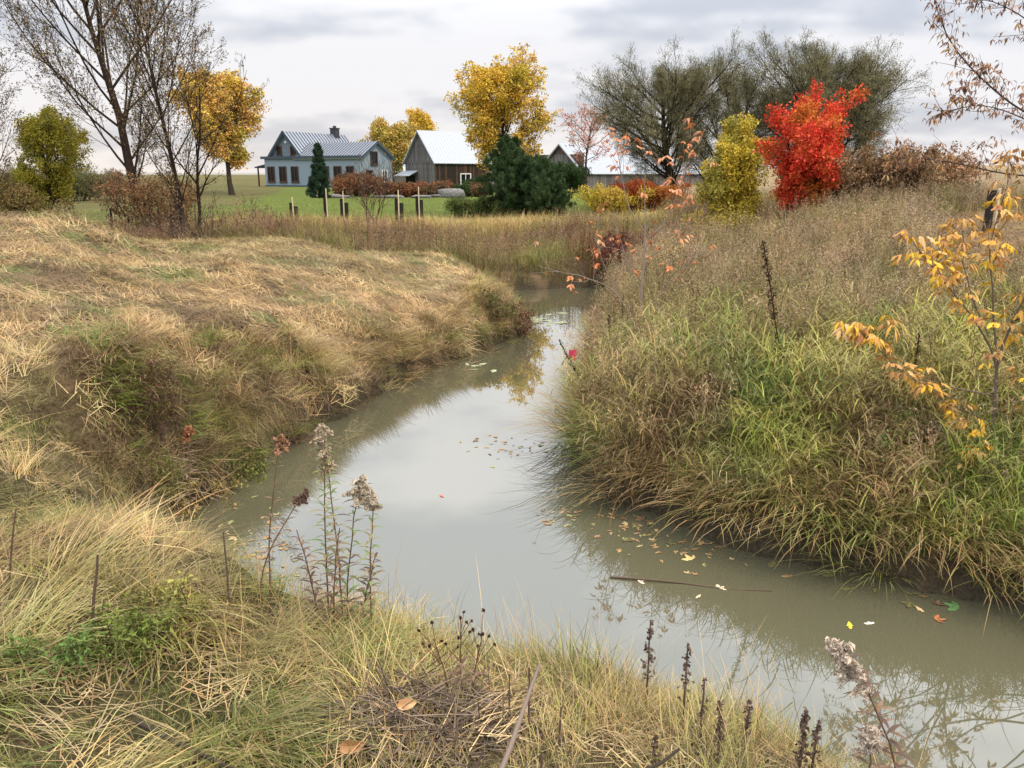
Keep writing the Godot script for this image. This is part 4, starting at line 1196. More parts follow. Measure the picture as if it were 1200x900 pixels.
func build_garden() -> void:
	M.stone = mat(Color(0.3, 0.3, 0.29), 0.9)
	M.stone.albedo_texture = noise_tex(0.02, 0.5, 1.0, 256, 5, 51)
	M.stone.uv1_triplanar = true
	var k := 0
	for d in [[388, 75.5, 2.6, 0.7, "pale flat boulder beside the spruce"], [401, 75.0, 1.6, 0.5, "small pale boulder second from the spruce"], [446, 77.0, 1.6, 0.5, "low grey boulder below the fourth rusty shrub"], [462, 77.0, 1.9, 0.55, "grey boulder in the middle of the garden bed"],
		[494, 77.5, 2.0, 0.5, "low long boulder left of the big boulder"], [513, 78.0, 1.7, 0.5, "flat pale boulder touching the big boulder"], [529, 78.0, 2.7, 1.5, "biggest grey boulder at the garden bed's right end"]]:
		boulder(spot(d[0], d[1], 0.02), Vector3(d[2], d[3], d[2] * 0.6), d[4], 60 + k)
		k += 1
	# young trees' guards: dark tubes with a pale stake
	M.tube = mat(Color(0.022, 0.022, 0.02), 0.7)
	M.stake = mat(Color(0.62, 0.53, 0.36), 0.8)
	k = 0
	for d in [[134, 36.0, 0.8, 1.05, 1, "half hidden behind the slope, leftmost"], [344, 36.0, 1.0, 1.25, 2, "with two dark tubes, first right of the bare shrub"], [383.5, 38.0, 1.2, 1.6, 1, "with one dark tube, straight below the spruce"], [403, 37.0, 1.15, 1.5, 2, "with two dark tubes, right of the one below the spruce"],
		[467, 34.5, 1.25, 1.6, 2, "with two tall dark tubes, nearest the grey barn's gable"], [490.5, 40.0, 1.15, 1.6, 2, "below the middle of the grey barn's plank wall"], [1158, 17.5, 0.9, 0.95, 1, "with a dark tube among the yellow leaves on the right"]]:
		var at := spot(d[0], d[1], 0.15)
		var o := thing("tree_guard", at, "tree guard and pale stake " + d[5], "tree guard", "tree guards on the lawn" if d[1] > 20.0 else "")
		for t in d[4]:
			var s := Shape.new()
			var x: float = -0.05 + t * 0.2
			var hh: float = d[2] * (1.0 if t == 0 else 0.85) + 0.15
			s.tube(PackedVector3Array([Vector3(x, 0, 0), Vector3(x + 0.01, hh, 0)]), PackedFloat32Array([0.085, 0.085]), 10, Color.WHITE)
			s.tube(PackedVector3Array([Vector3(x + 0.01, hh, 0), Vector3(x, 0.0, 0)]), PackedFloat32Array([0.078, 0.078]), 10, Color.WHITE)
			put(s, "tube", M.tube, o)
		var s2 := Shape.new()
		s2.box(Vector3(0.055, (d[3] + 0.15) * 0.5, 0.11), Vector3(0.045, d[3] + 0.15, 0.035), Color.WHITE, Basis(Vector3(0, 0, 1), rr(-0.02, 0.03)))
		put(s2, "stake", M.stake, o)
# ---------------------------------------------------------------- saplings, single weeds, floating leaves
func lobed(sh: Shape, p: Vector3, d: Vector3, side: Vector3, l: float, w: float, droop: float, c: Color) -> void:
	# one pointed leaflet with a toothed outline, folded along its rib and hanging at its tip
	var up := d.cross(side).normalized()
	var out := [[0.0, 0.0], [0.18, 0.55], [0.34, 0.42], [0.5, 1.0], [0.62, 0.62], [0.76, 0.55], [1.0, 0.0]]
	var rib := []; var le := []; var ri := []
	for k in out:
		var t: float = k[0]
		var q := p + d * l * t - Vector3.UP * droop * l * t * t
		rib.append(q)
		le.append(q + side * w * 0.5 * k[1] + up * w * 0.12 * k[1])
		ri.append(q - side * w * 0.5 * k[1] + up * w * 0.12 * k[1])
	for i in out.size() - 1:
		sh.tri(rib[i], le[i + 1], rib[i + 1], c)
		if i > 0: sh.tri(rib[i], le[i], le[i + 1], c)
		sh.tri(rib[i], rib[i + 1], ri[i + 1], c * 0.93)
		if i > 0: sh.tri(rib[i], ri[i + 1], ri[i], c * 0.93)

func compound_leaf(curl: float, size := 0.12) -> Mesh:      # stalk with three to five leaflets
	var sh := Shape.new()
	var n := 5 if rng.randf() < 0.5 else 3
	var axis := Vector3(1, rr(-0.5, 0.1), 0).normalized()
	var l := size * rr(0.8, 1.1)
	sh.tube(PackedVector3Array([Vector3.ZERO, axis * l * 0.6, axis * l * 1.1 - Vector3(0, 0.012, 0)]), PackedFloat32Array([0.0016, 0.0013, 0.001]), 3, Color(0.6, 0.45, 0.3))
	for k in n:
		var t := 0.55 + 0.5 * (k / 2) / 2.0
		var a := 0.0 if k == n - 1 else (1.0 if k % 2 == 0 else -1.0) * rr(0.7, 1.1)
		var d := Vector3(cos(a), rr(-0.7, 0.0), sin(a)).normalized()
		lobed(sh, axis * l * (1.1 if k == n - 1 else t), d, d.cross(Vector3.UP + rv() * 0.7).normalized(), l * rr(0.6, 0.95), l * rr(0.42, 0.62) * (1.0 - curl * 0.5), rr(0.1, 0.5) + curl, tint(0) * 0.25 + Color(0.75, 0.75, 0.75))
	return sh.mesh()

func simple_leaf(size: float, w := 0.7, cup := 0.12) -> Mesh:
	var sh := Shape.new()
	var n := 9
	var ring := []
	for i in n:
		var a := TAU * i / n
		var r := size * 0.5 * rr(0.75, 1.1) * (1.25 if i == 0 else 1.0)
		ring.append(Vector3(cos(a) * r, size * cup * (rr(0.0, 1.0) + absf(sin(a)) * 0.8), sin(a) * r * w))
	for i in n:
		var k := tint(0) * 0.2 + Color(0.8, 0.8, 0.8)
		sh.tri(Vector3(0, 0.002, 0), ring[(i + 1) % n], ring[i], k)
	return sh.mesh()

func leaf_color(c: Color, back := 0.5) -> StandardMaterial3D:
	var m := leafmat(back, 0.65, 0.3)
	m.albedo_color = c.linear_to_srgb()
	return m

func branch_line(pts: Array, k: float, wobble: float) -> PackedVector3Array:    # a rounded path through points given in k metres
	var cv := Curve3D.new()
	for i in pts.size():
		var p := Vector3(pts[i][0], pts[i][1], pts[i][2] if pts[i].size() > 2 else 0.0) * k + rv() * wobble
		var a := Vector3(pts[maxi(i - 1, 0)][0], pts[maxi(i - 1, 0)][1], 0); var b := Vector3(pts[mini(i + 1, pts.size() - 1)][0], pts[mini(i + 1, pts.size() - 1)][1], 0)
		var tan := (b - a) * k * 0.18
		cv.add_point(p, -tan, tan)
	return cv.tessellate_even_length(3, 0.07)

func taper(n: int, a: float, b: float) -> PackedFloat32Array:
	var r := PackedFloat32Array()
	for i in n: r.append(lerpf(a, b, float(i) / maxi(n - 1, 1)))
	return r

func hang_leaves(o: Node3D, meshes: Array, mats: Array, pts: PackedVector3Array, from: float, n: int, size: float, spread := 0.03) -> void:
	for i in n:
		var t := lerpf(from, 1.0, pow(rng.randf(), 0.6)) * (pts.size() - 1)
		var a := mini(int(t), pts.size() - 2)
		var p := pts[a].lerp(pts[a + 1], t - a)
		var q := put_mesh(meshes[rng.randi() % meshes.size()], "leaf", mats[rng.randi() % mats.size()], o)
		q.transform = Transform3D(Basis(Vector3.UP, rr(0, TAU)).rotated(Vector3(1, 0, 0), rr(-0.3, 0.3)).scaled(Vector3.ONE * size * rr(0.7, 1.2)), p + rv() * spread)

func sapling(called: String, at: Vector3, label: String, k: float, lines: Array, bark: Color, meshes: Array, mats: Array, size: float, twigs: int, extra := 0, extra_cols := []) -> Node3D:
	rng.seed = hash(label)
	var o := thing(called, at, label, "sapling")
	var first := true
	var crowd := Cover.new()
	for l in lines:
		var pts := branch_line(l.p, k, 0.01)
		var s := Shape.new()
		s.tube(pts, taper(pts.size(), l.r, l.get("end", 0.002)), 7, bark * rr(0.85, 1.15))
		var ends := [pts]
		for i in l.get("twigs", twigs):
			var a := rng.randi_range(int(pts.size() * 0.35), pts.size() - 2)
			var d := ((pts[a + 1] - pts[a]).normalized() * 0.8 + rv() * 0.9 + Vector3(0, 0.35, 0)).normalized()
			var t := PackedVector3Array([pts[a]])
			for j in 3:
				d = (d + rv() * 0.25 + Vector3(0, 0.06, 0)).normalized()
				t.append(t[j] + d * rr(0.05, 0.11) * k / 0.0064)
			s.tube(t, taper(4, 0.0035, 0.0015), 4, bark)
			ends.append(t)
		put(s, "trunk" if first else "branch", M.bark_young, o, true)
		first = false
		for e in ends:
			for i in extra:
				var t: float = rr(0.25, 1.0) * (e.size() - 1)
				var a := mini(int(t), e.size() - 2)
				crowd.where.append(Transform3D(Basis.from_euler(Vector3(rr(-0.5, 0.5), rr(0, TAU), rr(-0.5, 0.5))).scaled(Vector3.ONE * size * rr(0.6, 1.0)), e[a].lerp(e[a + 1], t - a) + rv() * 0.05))
				crowd.tint.append(jit(extra_cols[rng.randi() % extra_cols.size()], 0.25))
			hang_leaves(o, meshes, mats, e, 0.3 if e == pts else 0.4, l.get("n", 4) if e == pts else l.get("tn", 2), size)
	if extra > 0:
		put_copies(meshes[0], "small_leaves", M.leaf, o, crowd.where, crowd.tint)
	return o

func plume(sh: Shape, p: Vector3, d: Vector3, l: float, n: int, c: Color, fuzz := 0.02) -> void:    # an arching spray of fluff
	for i in n:
		var t := rng.randf()
		var q := p + d * l * t + Vector3(0, -0.5, 0) * l * t * t + rv() * fuzz
		var u := rv() * 0.011; var w := rv() * 0.011
		sh.tri(q - u, q + u, q + w, c * rr(0.7, 1.2))
		sh.tri(q - w, q + w * 0.8, q + u.cross(w).normalized() * 0.009, c * rr(0.7, 1.2))

func goldenrod(at: Vector3, hgt: float, lean: Vector3, leaves: int, head: float, fluff: Color, leaf_mats: Array, label: String, leaf_from := 0.15) -> void:
	rng.seed = hash(label)
	var o := thing("goldenrod", at, label, "weed", "goldenrod plants on the near bank")
	var pts := PackedVector3Array()
	for i in 9:
		var t := i / 8.0
		pts.append(Vector3.UP * hgt * t + lean * hgt * t * t + rv() * 0.008 * t)
	var s := Shape.new()
	s.tube(pts, taper(9, 0.0045, 0.0022), 6, Color(0.16, 0.1, 0.06))
	put(s, "stem", M.bark_young, o, true)
	leaves = int(leaves * 1.5)
	for i in leaves:
		var t := lerpf(leaf_from, 0.93, (i + rng.randf()) / leaves) * 8.0
		var a := mini(int(t), 7)
		var q := put_mesh(lance[rng.randi() % lance.size()], "leaf", leaf_mats[rng.randi() % leaf_mats.size()], o)
		q.transform = Transform3D(Basis(Vector3.UP, i * 2.4 + rr(-0.3, 0.3)).scaled(Vector3.ONE * rr(0.6, 1.1) * (1.0 - 0.45 * t / 8.0)), pts[a].lerp(pts[a + 1], t - a))
	if head > 0.0:
		head *= 0.75
		var h := Shape.new()
		for i in int(14 + head * 60.0):
			var t := rr(0.0, 1.0)
			var p := pts[8] - (pts[8] - pts[6]).normalized() * head * t * 1.1
			var d := (flat_dir() + Vector3(0, 0.55, 0) + lean).normalized()
			plume(h, p, d, minf(head, 0.12) * (0.25 + 0.5 * t) * rr(0.5, 1.1), 34, fluff, 0.008)
		var q := put(h, "seed_head", M.leaf_dry, o)
		q.set_meta("kind", "stuff")

var lance := []

func dead_stalk(called: String, at: Vector3, hgt: float, lean: Vector3, r: float, seeds: int, c: Color, label: String, group: String) -> void:
	rng.seed = hash(label)
	var o := thing(called, at, label, "dead stem", group)
	var pts := PackedVector3Array()
	for i in 6:
		var t := i / 5.0
		pts.append(Vector3.UP * hgt * t + lean * hgt * t + rv() * 0.006 * hgt)
	var s := Shape.new()
	s.tube(pts, taper(6, r, r * 0.55), 6, c)
	put(s, "stem", M.bark_young, o, true)
	if seeds > 0:
		var h := Shape.new()
		for i in int(seeds * 0.6):
			var t := rr(0.45, 1.0) * 5.0
			var a := mini(int(t), 4)
			var q := pts[a].lerp(pts[a + 1], t - a) + rv() * 0.03 * (1.35 - t / 5.0) * (hgt + 0.3) * (0.5 + absf(sin(t * 5.0)))
			var u := rv() * 0.011; var w := rv() * 0.011
			h.tri(q - u, q + u, q + w, c * rr(0.7, 1.8)); h.tri(q - w, q + w, q + u * 0.5 + w.cross(u).normalized() * 0.01, c * rr(0.7, 1.4))
		var q2 := put(h, "seed_head", M.leaf_dry, o)
		q2.set_meta("kind", "stuff")

func on_water(bearing: float, v: float) -> Vector3:       # where a line of sight meets the water
	var p := deg_to_rad(PITCH)
	var y := (450.0 - v) / FOCAL
	var t := EYE / -(y * cos(p) - sin(p))
	return Vector3((bearing - 600.0) / FOCAL * t, 0.006, -(cos(p) + y * sin(p)) * t)

func afloat(called: String, me: Mesh, m: Material, at: Vector3, size: float, label: String, category: String, group := "") -> void:
	var o := put_mesh(me, called, m, self)
	o.transform = Transform3D(Basis(Vector3.UP, rr(0, TAU)).scaled(Vector3.ONE * size), at)
	tag(o, label, category, group)

func build_plants() -> void:
	rng.seed = 321
	M.bark_young = mat(Color.WHITE, 0.85, 0.2); M.bark_young.vertex_color_use_as_albedo = true
	M.leaf_dry = leafmat(0.25, 0.9, 0.1)
	var comp := []; var dry := []
	for i in 5: comp.append(compound_leaf(rr(0.0, 0.4)))
	for i in 5: dry.append(compound_leaf(rr(0.7, 1.2), 0.1))
	var gold := [leaf_color(Color(0.72, 0.42, 0.04)), leaf_color(Color(0.78, 0.5, 0.06)), leaf_color(Color(0.62, 0.34, 0.07))]
	var tan := [leaf_color(Color(0.5, 0.26, 0.1)), leaf_color(Color(0.58, 0.33, 0.14)), leaf_color(Color(0.42, 0.2, 0.09)), leaf_color(Color(0.62, 0.42, 0.2))]
	var peach := [leaf_color(Color(0.6, 0.25, 0.12)), leaf_color(Color(0.66, 0.33, 0.18)), leaf_color(Color(0.55, 0.2, 0.08))]
	var brown := [leaf_color(Color(0.24, 0.12, 0.07), 0.3), leaf_color(Color(0.34, 0.19, 0.12), 0.3), leaf_color(Color(0.16, 0.08, 0.055), 0.3)]
	# --- the yellow sapling at the right edge
	var bark := Color(0.13, 0.1, 0.08)
	sapling("box_elder_sapling", spot(1152, 6.2, 0.06), "young tree with golden and tan leaves at the right edge", 0.0074, [
		{p = [[0, 0], [3, 60], [-2, 120], [4, 160], [18, 205], [34, 260], [44, 310, 10]], r = 0.016, n = 12, twigs = 9, tn = 3},
		{p = [[0, 112], [-16, 150], [-58, 195, 12], [-100, 235, 20], [-128, 262, 26]], r = 0.009, n = 14, twigs = 9, tn = 3},
		{p = [[-3, 130], [-10, 190, -12], [-16, 250, -20], [-6, 315, -24]], r = 0.009, n = 10, twigs = 8, tn = 3},
		{p = [[-18, 155], [-40, 205, -8], [-58, 262, -14]], r = 0.006, n = 7, twigs = 5, tn = 3},
		{p = [[0, 88], [-50, 103, 18], [-100, 112, 30], [-150, 150, 40], [-172, 168, 44]], r = 0.007, n = 12, twigs = 8, tn = 3},
		{p = [[1, 60], [-40, 75, -20], [-52, 88, -26]], r = 0.005, n = 4, twigs = 3, tn = 3},
		{p = [[6, 170], [28, 190, 22], [46, 225, 34], [62, 280, 40]], r = 0.007, n = 9, twigs = 7, tn = 3},
		{p = [[2, 66], [24, 92, 14], [50, 110, 22]], r = 0.006, n = 6, twigs = 4, tn = 3},
		{p = [[2, 30], [-30, 40, 30], [-55, 28, 44]], r = 0.004, n = 4, twigs = 3, tn = 3}], bark, comp + dry, gold + gold + tan, 0.72, 4, 4, [Color(0.72, 0.44, 0.05), Color(0.6, 0.36, 0.12), Color(0.66, 0.42, 0.16), Color(0.5, 0.28, 0.1)])
	# --- the spindly sapling by the water
	sapling("thin_sapling", spot(752, 11.0, 0.06), "spindly nearly bare sapling with peach leaves beside the bend", 0.01165, [
		{p = [[0, 0], [-3, 60], [-1, 110], [-3, 150], [-4, 198]], r = 0.0229, n = 3, twigs = 6, tn = 1},
		{p = [[0, 130], [-20, 160], [-30, 195], [-38, 228], [-46, 245]], r = 0.0094, n = 9, twigs = 8, tn = 2},
		{p = [[2, 125], [18, 140, 8], [28, 165, 12], [36, 195, 14], [46, 226, 16]], r = 0.0094, n = 9, twigs = 10, tn = 3},
		{p = [[-4, 12], [-34, 62, 10], [-70, 82, 22], [-100, 90, 30], [-128, 98, 34]], r = 0.0094, n = 3, twigs = 8, tn = 1},
		{p = [[-34, 62, 10], [-48, 95, 14], [-62, 128, 18]], r = 0.0062, n = 3, twigs = 6, tn = 1},
		{p = [[-2, 30], [24, 62, -12], [52, 92, -18], [66, 108, -20]], r = 0.0073, n = 3, twigs = 6, tn = 1},
		{p = [[-3, 60], [-20, 100, -14], [-30, 135, -22]], r = 0.0062, n = 4, twigs = 6, tn = 1},
		{p = [[-1, 100], [22, 118, 20], [40, 135, 30]], r = 0.0052, n = 4, twigs = 4, tn = 1}], Color(0.25, 0.2, 0.17), comp, peach, 0.75, 3)
	# --- boughs of a tree that stands outside the frame on the right
	sapling("brown_leaved_tree", spot(1300, 8.4, 0.06), "thin branching tree with dry brown leaves reaching in from the right edge", 0.0092, [
		{p = [[0, 0], [-4, 120], [6, 240], [2, 350], [10, 480]], r = 0.06, end = 0.02, n = 0, twigs = 0},
		{p = [[0, 190], [-70, 180, 10], [-150, 182, 18], [-230, 196, 30], [-290, 200, 36]], r = 0.013, n = 10, twigs = 27, tn = 1},
		{p = [[2, 230], [-90, 235, -10], [-160, 270, -20], [-220, 330, -26], [-246, 400, -30]], r = 0.015, n = 16, twigs = 30, tn = 1},
		{p = [[4, 260], [-60, 300, 15], [-130, 320, 22], [-190, 345, 30], [-235, 360, 34]], r = 0.012, n = 12, twigs = 27, tn = 1},
		{p = [[2, 290], [-60, 350, -18], [-110, 420, -26], [-150, 470, -30]], r = 0.012, n = 14, twigs = 24, tn = 1},
		{p = [[1, 210], [-80, 205, 30], [-140, 230, 40], [-210, 250, 46], [-262, 236, 50]], r = 0.011, n = 14, twigs = 27, tn = 1},
		{p = [[3, 320], [-50, 400, 20], [-90, 480, 26]], r = 0.012, n = 8, twigs = 6, tn = 3}], Color(0.07, 0.055, 0.05), dry + dry + comp, brown + brown + tan, 0.62, 4, 6, [Color(0.24, 0.12, 0.07), Color(0.34, 0.19, 0.12), Color(0.4, 0.22, 0.11), Color(0.16, 0.08, 0.055)])
	# --- goldenrods in front
	for i in 5:
		var sh := Shape.new()
		var l := rr(0.1, 0.15)
		var d := Vector3(1, 0.5, 0).normalized()
		var cc := Color(1, 1, 1) * rr(0.85, 1.1)
		var prev := [Vector3.ZERO, Vector3.ZERO]
		for k in 4:
			var t := (k + 1) / 4.0
			var q := d * l * t - Vector3(0, l * 0.4 * t * t, 0)
			var w: float = [0.009, 0.01, 0.006, 0.0][k]
			var b := [q + Vector3(0, w * 0.25, w), q + Vector3(0, w * 0.25, -w)]
			sh.quad(prev[0], b[0], b[1], prev[1], cc)
			prev = b
		lance.append(sh.mesh())
	var green := [leaf_color(Color(0.14, 0.2, 0.06)), leaf_color(Color(0.2, 0.25, 0.09)), leaf_color(Color(0.26, 0.22, 0.1))]
	var dead := [leaf_color(Color(0.14, 0.085, 0.06), 0.2), leaf_color(Color(0.2, 0.13, 0.08), 0.2), leaf_color(Color(0.1, 0.065, 0.05), 0.2)]
	var fluff := Color(0.46, 0.38, 0.27)
	goldenrod(spot(386, 3.62), 1.08, Vector3(0.03, 0, 0.0), 46, 0.16, fluff, green, "tallest goldenrod with green leaves and faded tan plume", 0.3)
	goldenrod(spot(402, 3.7), 0.96, Vector3(-0.03, 0, 0.05), 40, 0.13, fluff, green + dead, "leafy goldenrod close behind the tallest one", 0.25)
	goldenrod(spot(408, 3.55), 0.89, Vector3(0.13, 0, 0.05), 34, 0.17, Color(0.5, 0.43, 0.33), dead + green, "goldenrod with shrivelled leaves nodding its pale plume to the right", 0.1)
	goldenrod(spot(436, 3.45), 0.82, Vector3(0.05, 0, 0.0), 38, 0.1, Color(0.46, 0.39, 0.3), green, "separate green goldenrod standing right of the clump", 0.12)
	goldenrod(spot(392, 3.5), 0.66, Vector3(0.12, 0, 0.1), 40, 0.0, fluff, dead, "short withered goldenrod with dark curled leaves inside the clump", 0.05)
	goldenrod(spot(374, 3.58), 0.60, Vector3(-0.1, 0, 0.1), 40, 0.0, fluff, dead, "short withered goldenrod leaning left inside the clump", 0.05)
	goldenrod(spot(425, 3.5), 0.54, Vector3(0.2, 0, 0.1), 36, 0.0, fluff, dead, "short withered goldenrod leaning right inside the clump", 0.05)
	goldenrod(spot(318, 3.75), 0.98, Vector3(0.12, 0, 0.0), 8, 0.1, Color(0.34, 0.2, 0.12), dead, "thin reddish brown stem with a bent feathery tip left of the goldenrods", 0.5)
	goldenrod(spot(304, 3.7), 0.66, Vector3(0.42, 0, 0.0), 14, 0.08, Color(0.2, 0.13, 0.09), dead, "dark withered stem leaning towards the goldenrods", 0.3)
	goldenrod(spot(228, 4.6), 0.90, Vector3(0.06, 0, 0.0), 22, 0.1, Color(0.34, 0.17, 0.09), dead, "rusty brown weed standing at the left water's edge", 0.4)
	# the two woolly plumes at the bottom right
	goldenrod(Vector3(1.28, ground(1.28, 2.2) - 0.02, -2.2), 0.74, Vector3(-0.4, 0, 0.0), 30, 0.24, Color(0.5, 0.42, 0.34), dead, "woolly pale plume leaning left at the bottom right corner", 0.3)
	goldenrod(Vector3(1.12, ground(1.12, 2.1) - 0.02, -2.1), 0.44, Vector3(-0.1, 0, 0.0), 10, 0.1, Color(0.5, 0.42, 0.34), dead, "short woolly plume below the leaning one", 0.3)
	# --- single dark stems
	var dk := Color(0.11, 0.078, 0.06)
	for d in [
		[272, 3.4, 0.5, 0.0, 0.006, 0, "straight dark stem upright left of the goldenrods"], [105, 2.95, 0.42, 0.2, 0.008, 0, "thick dark broken stem leaning right in the left corner grass"], [86, 2.8, 0.2, 0.02, 0.006, 0, "short dark stub beside the leaning broken stem"],
		[8, 3.2, 0.38, 0.25, 0.005, 0, "thin dark stem leaning at the left edge"], [230, 5.0, 0.4, 0.02, 0.006, 0, "dark upright stem before the left bank's shadow"], [108, 4.4, 0.3, 0.02, 0.005, 0, "small dark stem high in the left long grass"],
		[620, 2.62, 0.32, 0.0, 0.006, 0, "bare dark stem in the middle of the near bank"], [655, 2.55, 0.2, 0.03, 0.006, 0, "short dark stem right of the bare middle one"], [634, 2.3, 0.22, 0.0, 0.007, 10, "stout dark stem at the bottom middle"], [598, 2.7, 0.24, -0.02, 0.005, 0, "thin dark stub left of the bare middle stem"],
		[757, 2.95, 0.5, 0.0, 0.006, 120, "dark seeded stem standing before the water, left of the others"], [800, 2.75, 0.42, 0.0, 0.006, 90, "dark seeded stem, second from the left before the water"], [820, 2.6, 0.32, 0.0, 0.006, 30, "dark seeded stem, third from the left before the water"],
		[842, 2.45, 0.3, -0.05, 0.006, 90, "drooping dark seeded stem with clumped leaves"], [872, 2.5, 0.28, 0.0, 0.006, 60, "short dark seeded stem near the bottom right"], [934, 2.3, 0.36, 0.0, 0.007, 150, "bushy dark seeded stem left of the woolly plumes"], [948, 2.35, 0.3, 0.03, 0.006, 70, "dark seeded stem touching the bushy one"],
		[762, 2.4, 0.2, 0.06, 0.006, 40, "small dark stem below the first seeded stem"], [0, 4.4, 0.3, 0.05, 0.006, 0, "dark stem cut by the left edge"]]:
		dead_stalk("dead_stem", spot(d[0], d[1]), d[2], Vector3(d[3], 0, 0), d[4], d[5], dk, d[6], "dark dead stems on the near bank")
	# tall rust-dark docks
	for d in [[922, 7.6, 1.4, -0.24, "tall dark brown dock leaning left in the right bank's grass", 620], [905, 7.7, 0.5, 0.0, "short dark dock beside the tall one", 120], [1066, 6.9, 0.7, 0.0, "upright dark dock below the golden sapling", 160], [712, 10.6, 0.72, 0.0, "dark dock left of the spindly sapling", 150], [692, 9.8, 0.75, -0.55, "dark dock leaning out over the creek", 260], [728, 11.5, 0.8, 0.0, "small dark dock behind the spindly sapling", 120]]:
		dead_stalk("dock_stem", spot(d[0], d[1]), d[2], Vector3(d[3], 0, 0), 0.008, d[5], Color(0.045, 0.026, 0.02), d[4], "dark docks on the right bank")
	# small-fruited weeds in the middle
	for d in [[540, 2.95, 0.42, 0.02, "thin weed with dark button heads in the middle of the near bank"], [528, 2.9, 0.33, -0.2, "thin weed with button heads leaning left"], [552, 2.92, 0.36, 0.16, "thin weed with button heads leaning right"]]:
		rng.seed = hash(d[4])
		var o := thing("button_weed", spot(d[0], d[1]), d[4], "weed", "button weeds on the near bank")
		var s := Shape.new(); var hd := Shape.new()
		var main := PackedVector3Array([Vector3.ZERO, Vector3(d[3] * 0.3, 0.5, 0) * d[2], Vector3(d[3] * 0.9, 1.0, 0.05) * d[2]])
		s.tube(main, taper(3, 0.004, 0.002), 5, Color(0.14, 0.08, 0.05))
		var tips := [main[2]]
		for i in 6:
			var b := main[0].lerp(main[2], rr(0.45, 0.9))
			var e := b + (flat_dir() * 0.7 + Vector3.UP).normalized() * rr(0.06, 0.14)
			s.tube(PackedVector3Array([b, e]), taper(2, 0.002, 0.0012), 4, Color(0.14, 0.08, 0.05))
			tips.append(e)
		put(s, "stem", M.bark_young, o, true)
		for p in tips:
			for i in 12:
				var u := rv() * 0.009; var w := rv() * 0.009
				hd.tri(p + u, p - u, p + w, Color(0.06, 0.035, 0.028) * rr(0.7, 1.4))
		put(hd, "button_heads", M.leaf_dry, o).set_meta("kind", "stuff")
		for i in 12:
			var q := put_mesh(lance[rng.randi() % 5], "leaf", dead[rng.randi() % 3], o)
			q.transform = Transform3D(Basis(Vector3.UP, rr(0, TAU)).scaled(Vector3.ONE * 0.6), main[0].lerp(main[1], rr(0.3, 1.0)))
	# --- the heap of dead twigs
	rng.seed = 99
	var heap := mass("twig_heap", "dark heap of matted dead twigs below the goldenrods", "twigs")
	var tw := Shape.new()
	for i in 560:
		var a := rr(0, TAU); var rad := sqrt(rng.randf())
		var x := -0.36 + cos(a) * rad * 0.42; var f := 2.75 + sin(a) * rad * 0.3
		var p := Vector3(x, ground(x, f) + rr(0.0, 0.12) * (1.0 - rad * rad), -f)
		var d := Vector3(rr(-1, 1), rr(-0.25, 0.25), rr(-0.6, 0.6)).normalized() * rr(0.06, 0.2)
		tw.tube(PackedVector3Array([p - d, p + rv() * 0.012, p + d]), taper(3, 0.0032, 0.0018), 4, mixc(Color(0.08, 0.06, 0.048), Color(0.26, 0.2, 0.15), pow(rng.randf(), 1.6)))
	put(tw, "twigs", M.bark_young, heap).set_meta("kind", "stuff")
	# sticks lying about
	for d in [[Vector3(-0.1, 0, -2.15), Vector3(0.075, 0, -2.55), 0.2, 0.011, Color(0.2, 0.16, 0.13), "grey stick slanting up at the bottom middle"], [Vector3(-1.35, 0, -2.5), Vector3(-0.8, 0, -2.25), 0.03, 0.01, Color(0.05, 0.04, 0.035), "dark stick lying in the grass left of the twig heap"],
		[Vector3(0.0, 0, -2.1), Vector3(0.5, 0, -2.28), 0.06, 0.009, Color(0.05, 0.04, 0.035), "dark stick lying flat at the bottom right of the heap"], [Vector3(-0.25, 0, -2.05), Vector3(-0.12, 0, -2.35), 0.04, 0.008, Color(0.07, 0.05, 0.04), "short dark stick at the bottom edge"]]:
		var a: Vector3 = d[0]; var b: Vector3 = d[1]
		a.y = ground(a.x, -a.z) + 0.07; b.y = ground(b.x, -b.z) + 0.07 + d[2]
		var s := Shape.new()
		var mid := a.lerp(b, 0.5) + rv() * 0.02
		s.tube(PackedVector3Array([a, mid, b, b + (b - mid) * 0.2 + Vector3(0.01, 0.03, 0)]), taper(4, d[3], d[3] * 0.5), 7, d[4])
		var st := put(s, "stick", M.bark_young, self, true)
		tag(st, d[5], "stick")
	# big fallen leaves on the heap
	for d in [[-0.4, 2.62, 0.15, 0.075, Color(0.62, 0.38, 0.2), "pale orange dead leaf on the twig heap"], [-0.59, 2.5, 0.07, 0.085, Color(0.4, 0.22, 0.11), "brown dead leaf left of the twig heap"]]:
		var q := put_mesh(simple_leaf(d[3], 0.65, 0.25), "fallen_leaf", leaf_color(d[4]), self)
		q.transform = Transform3D(Basis.from_euler(Vector3(1.0, 0.3, 0.2)), Vector3(d[0], ground(d[0], d[1]) + d[2], -d[1]))
		tag(q, d[5], "leaf")
	# --- things afloat
	var fl := []
	for i in 5:
		var fsh := Shape.new()
		for k in 1 + i % 2 * 2:
			var fd := Vector3(1, 0.08, 0).rotated(Vector3.UP, (k - 1) * 0.9 if i % 2 else 0.0)
			lobed(fsh, Vector3.ZERO, fd, Vector3(-fd.z, 0.12, fd.x).normalized(), rr(0.07, 0.1), rr(0.035, 0.055), rr(0.0, 0.25), Color.WHITE * rr(0.85, 1.1))
		fl.append(fsh.mesh())
	var pale := [leaf_color(Color(0.42, 0.33, 0.17), 0.2), leaf_color(Color(0.36, 0.23, 0.1), 0.2), leaf_color(Color(0.34, 0.22, 0.12), 0.2), leaf_color(Color(0.3, 0.29, 0.12), 0.2)]
	rng.seed = 7
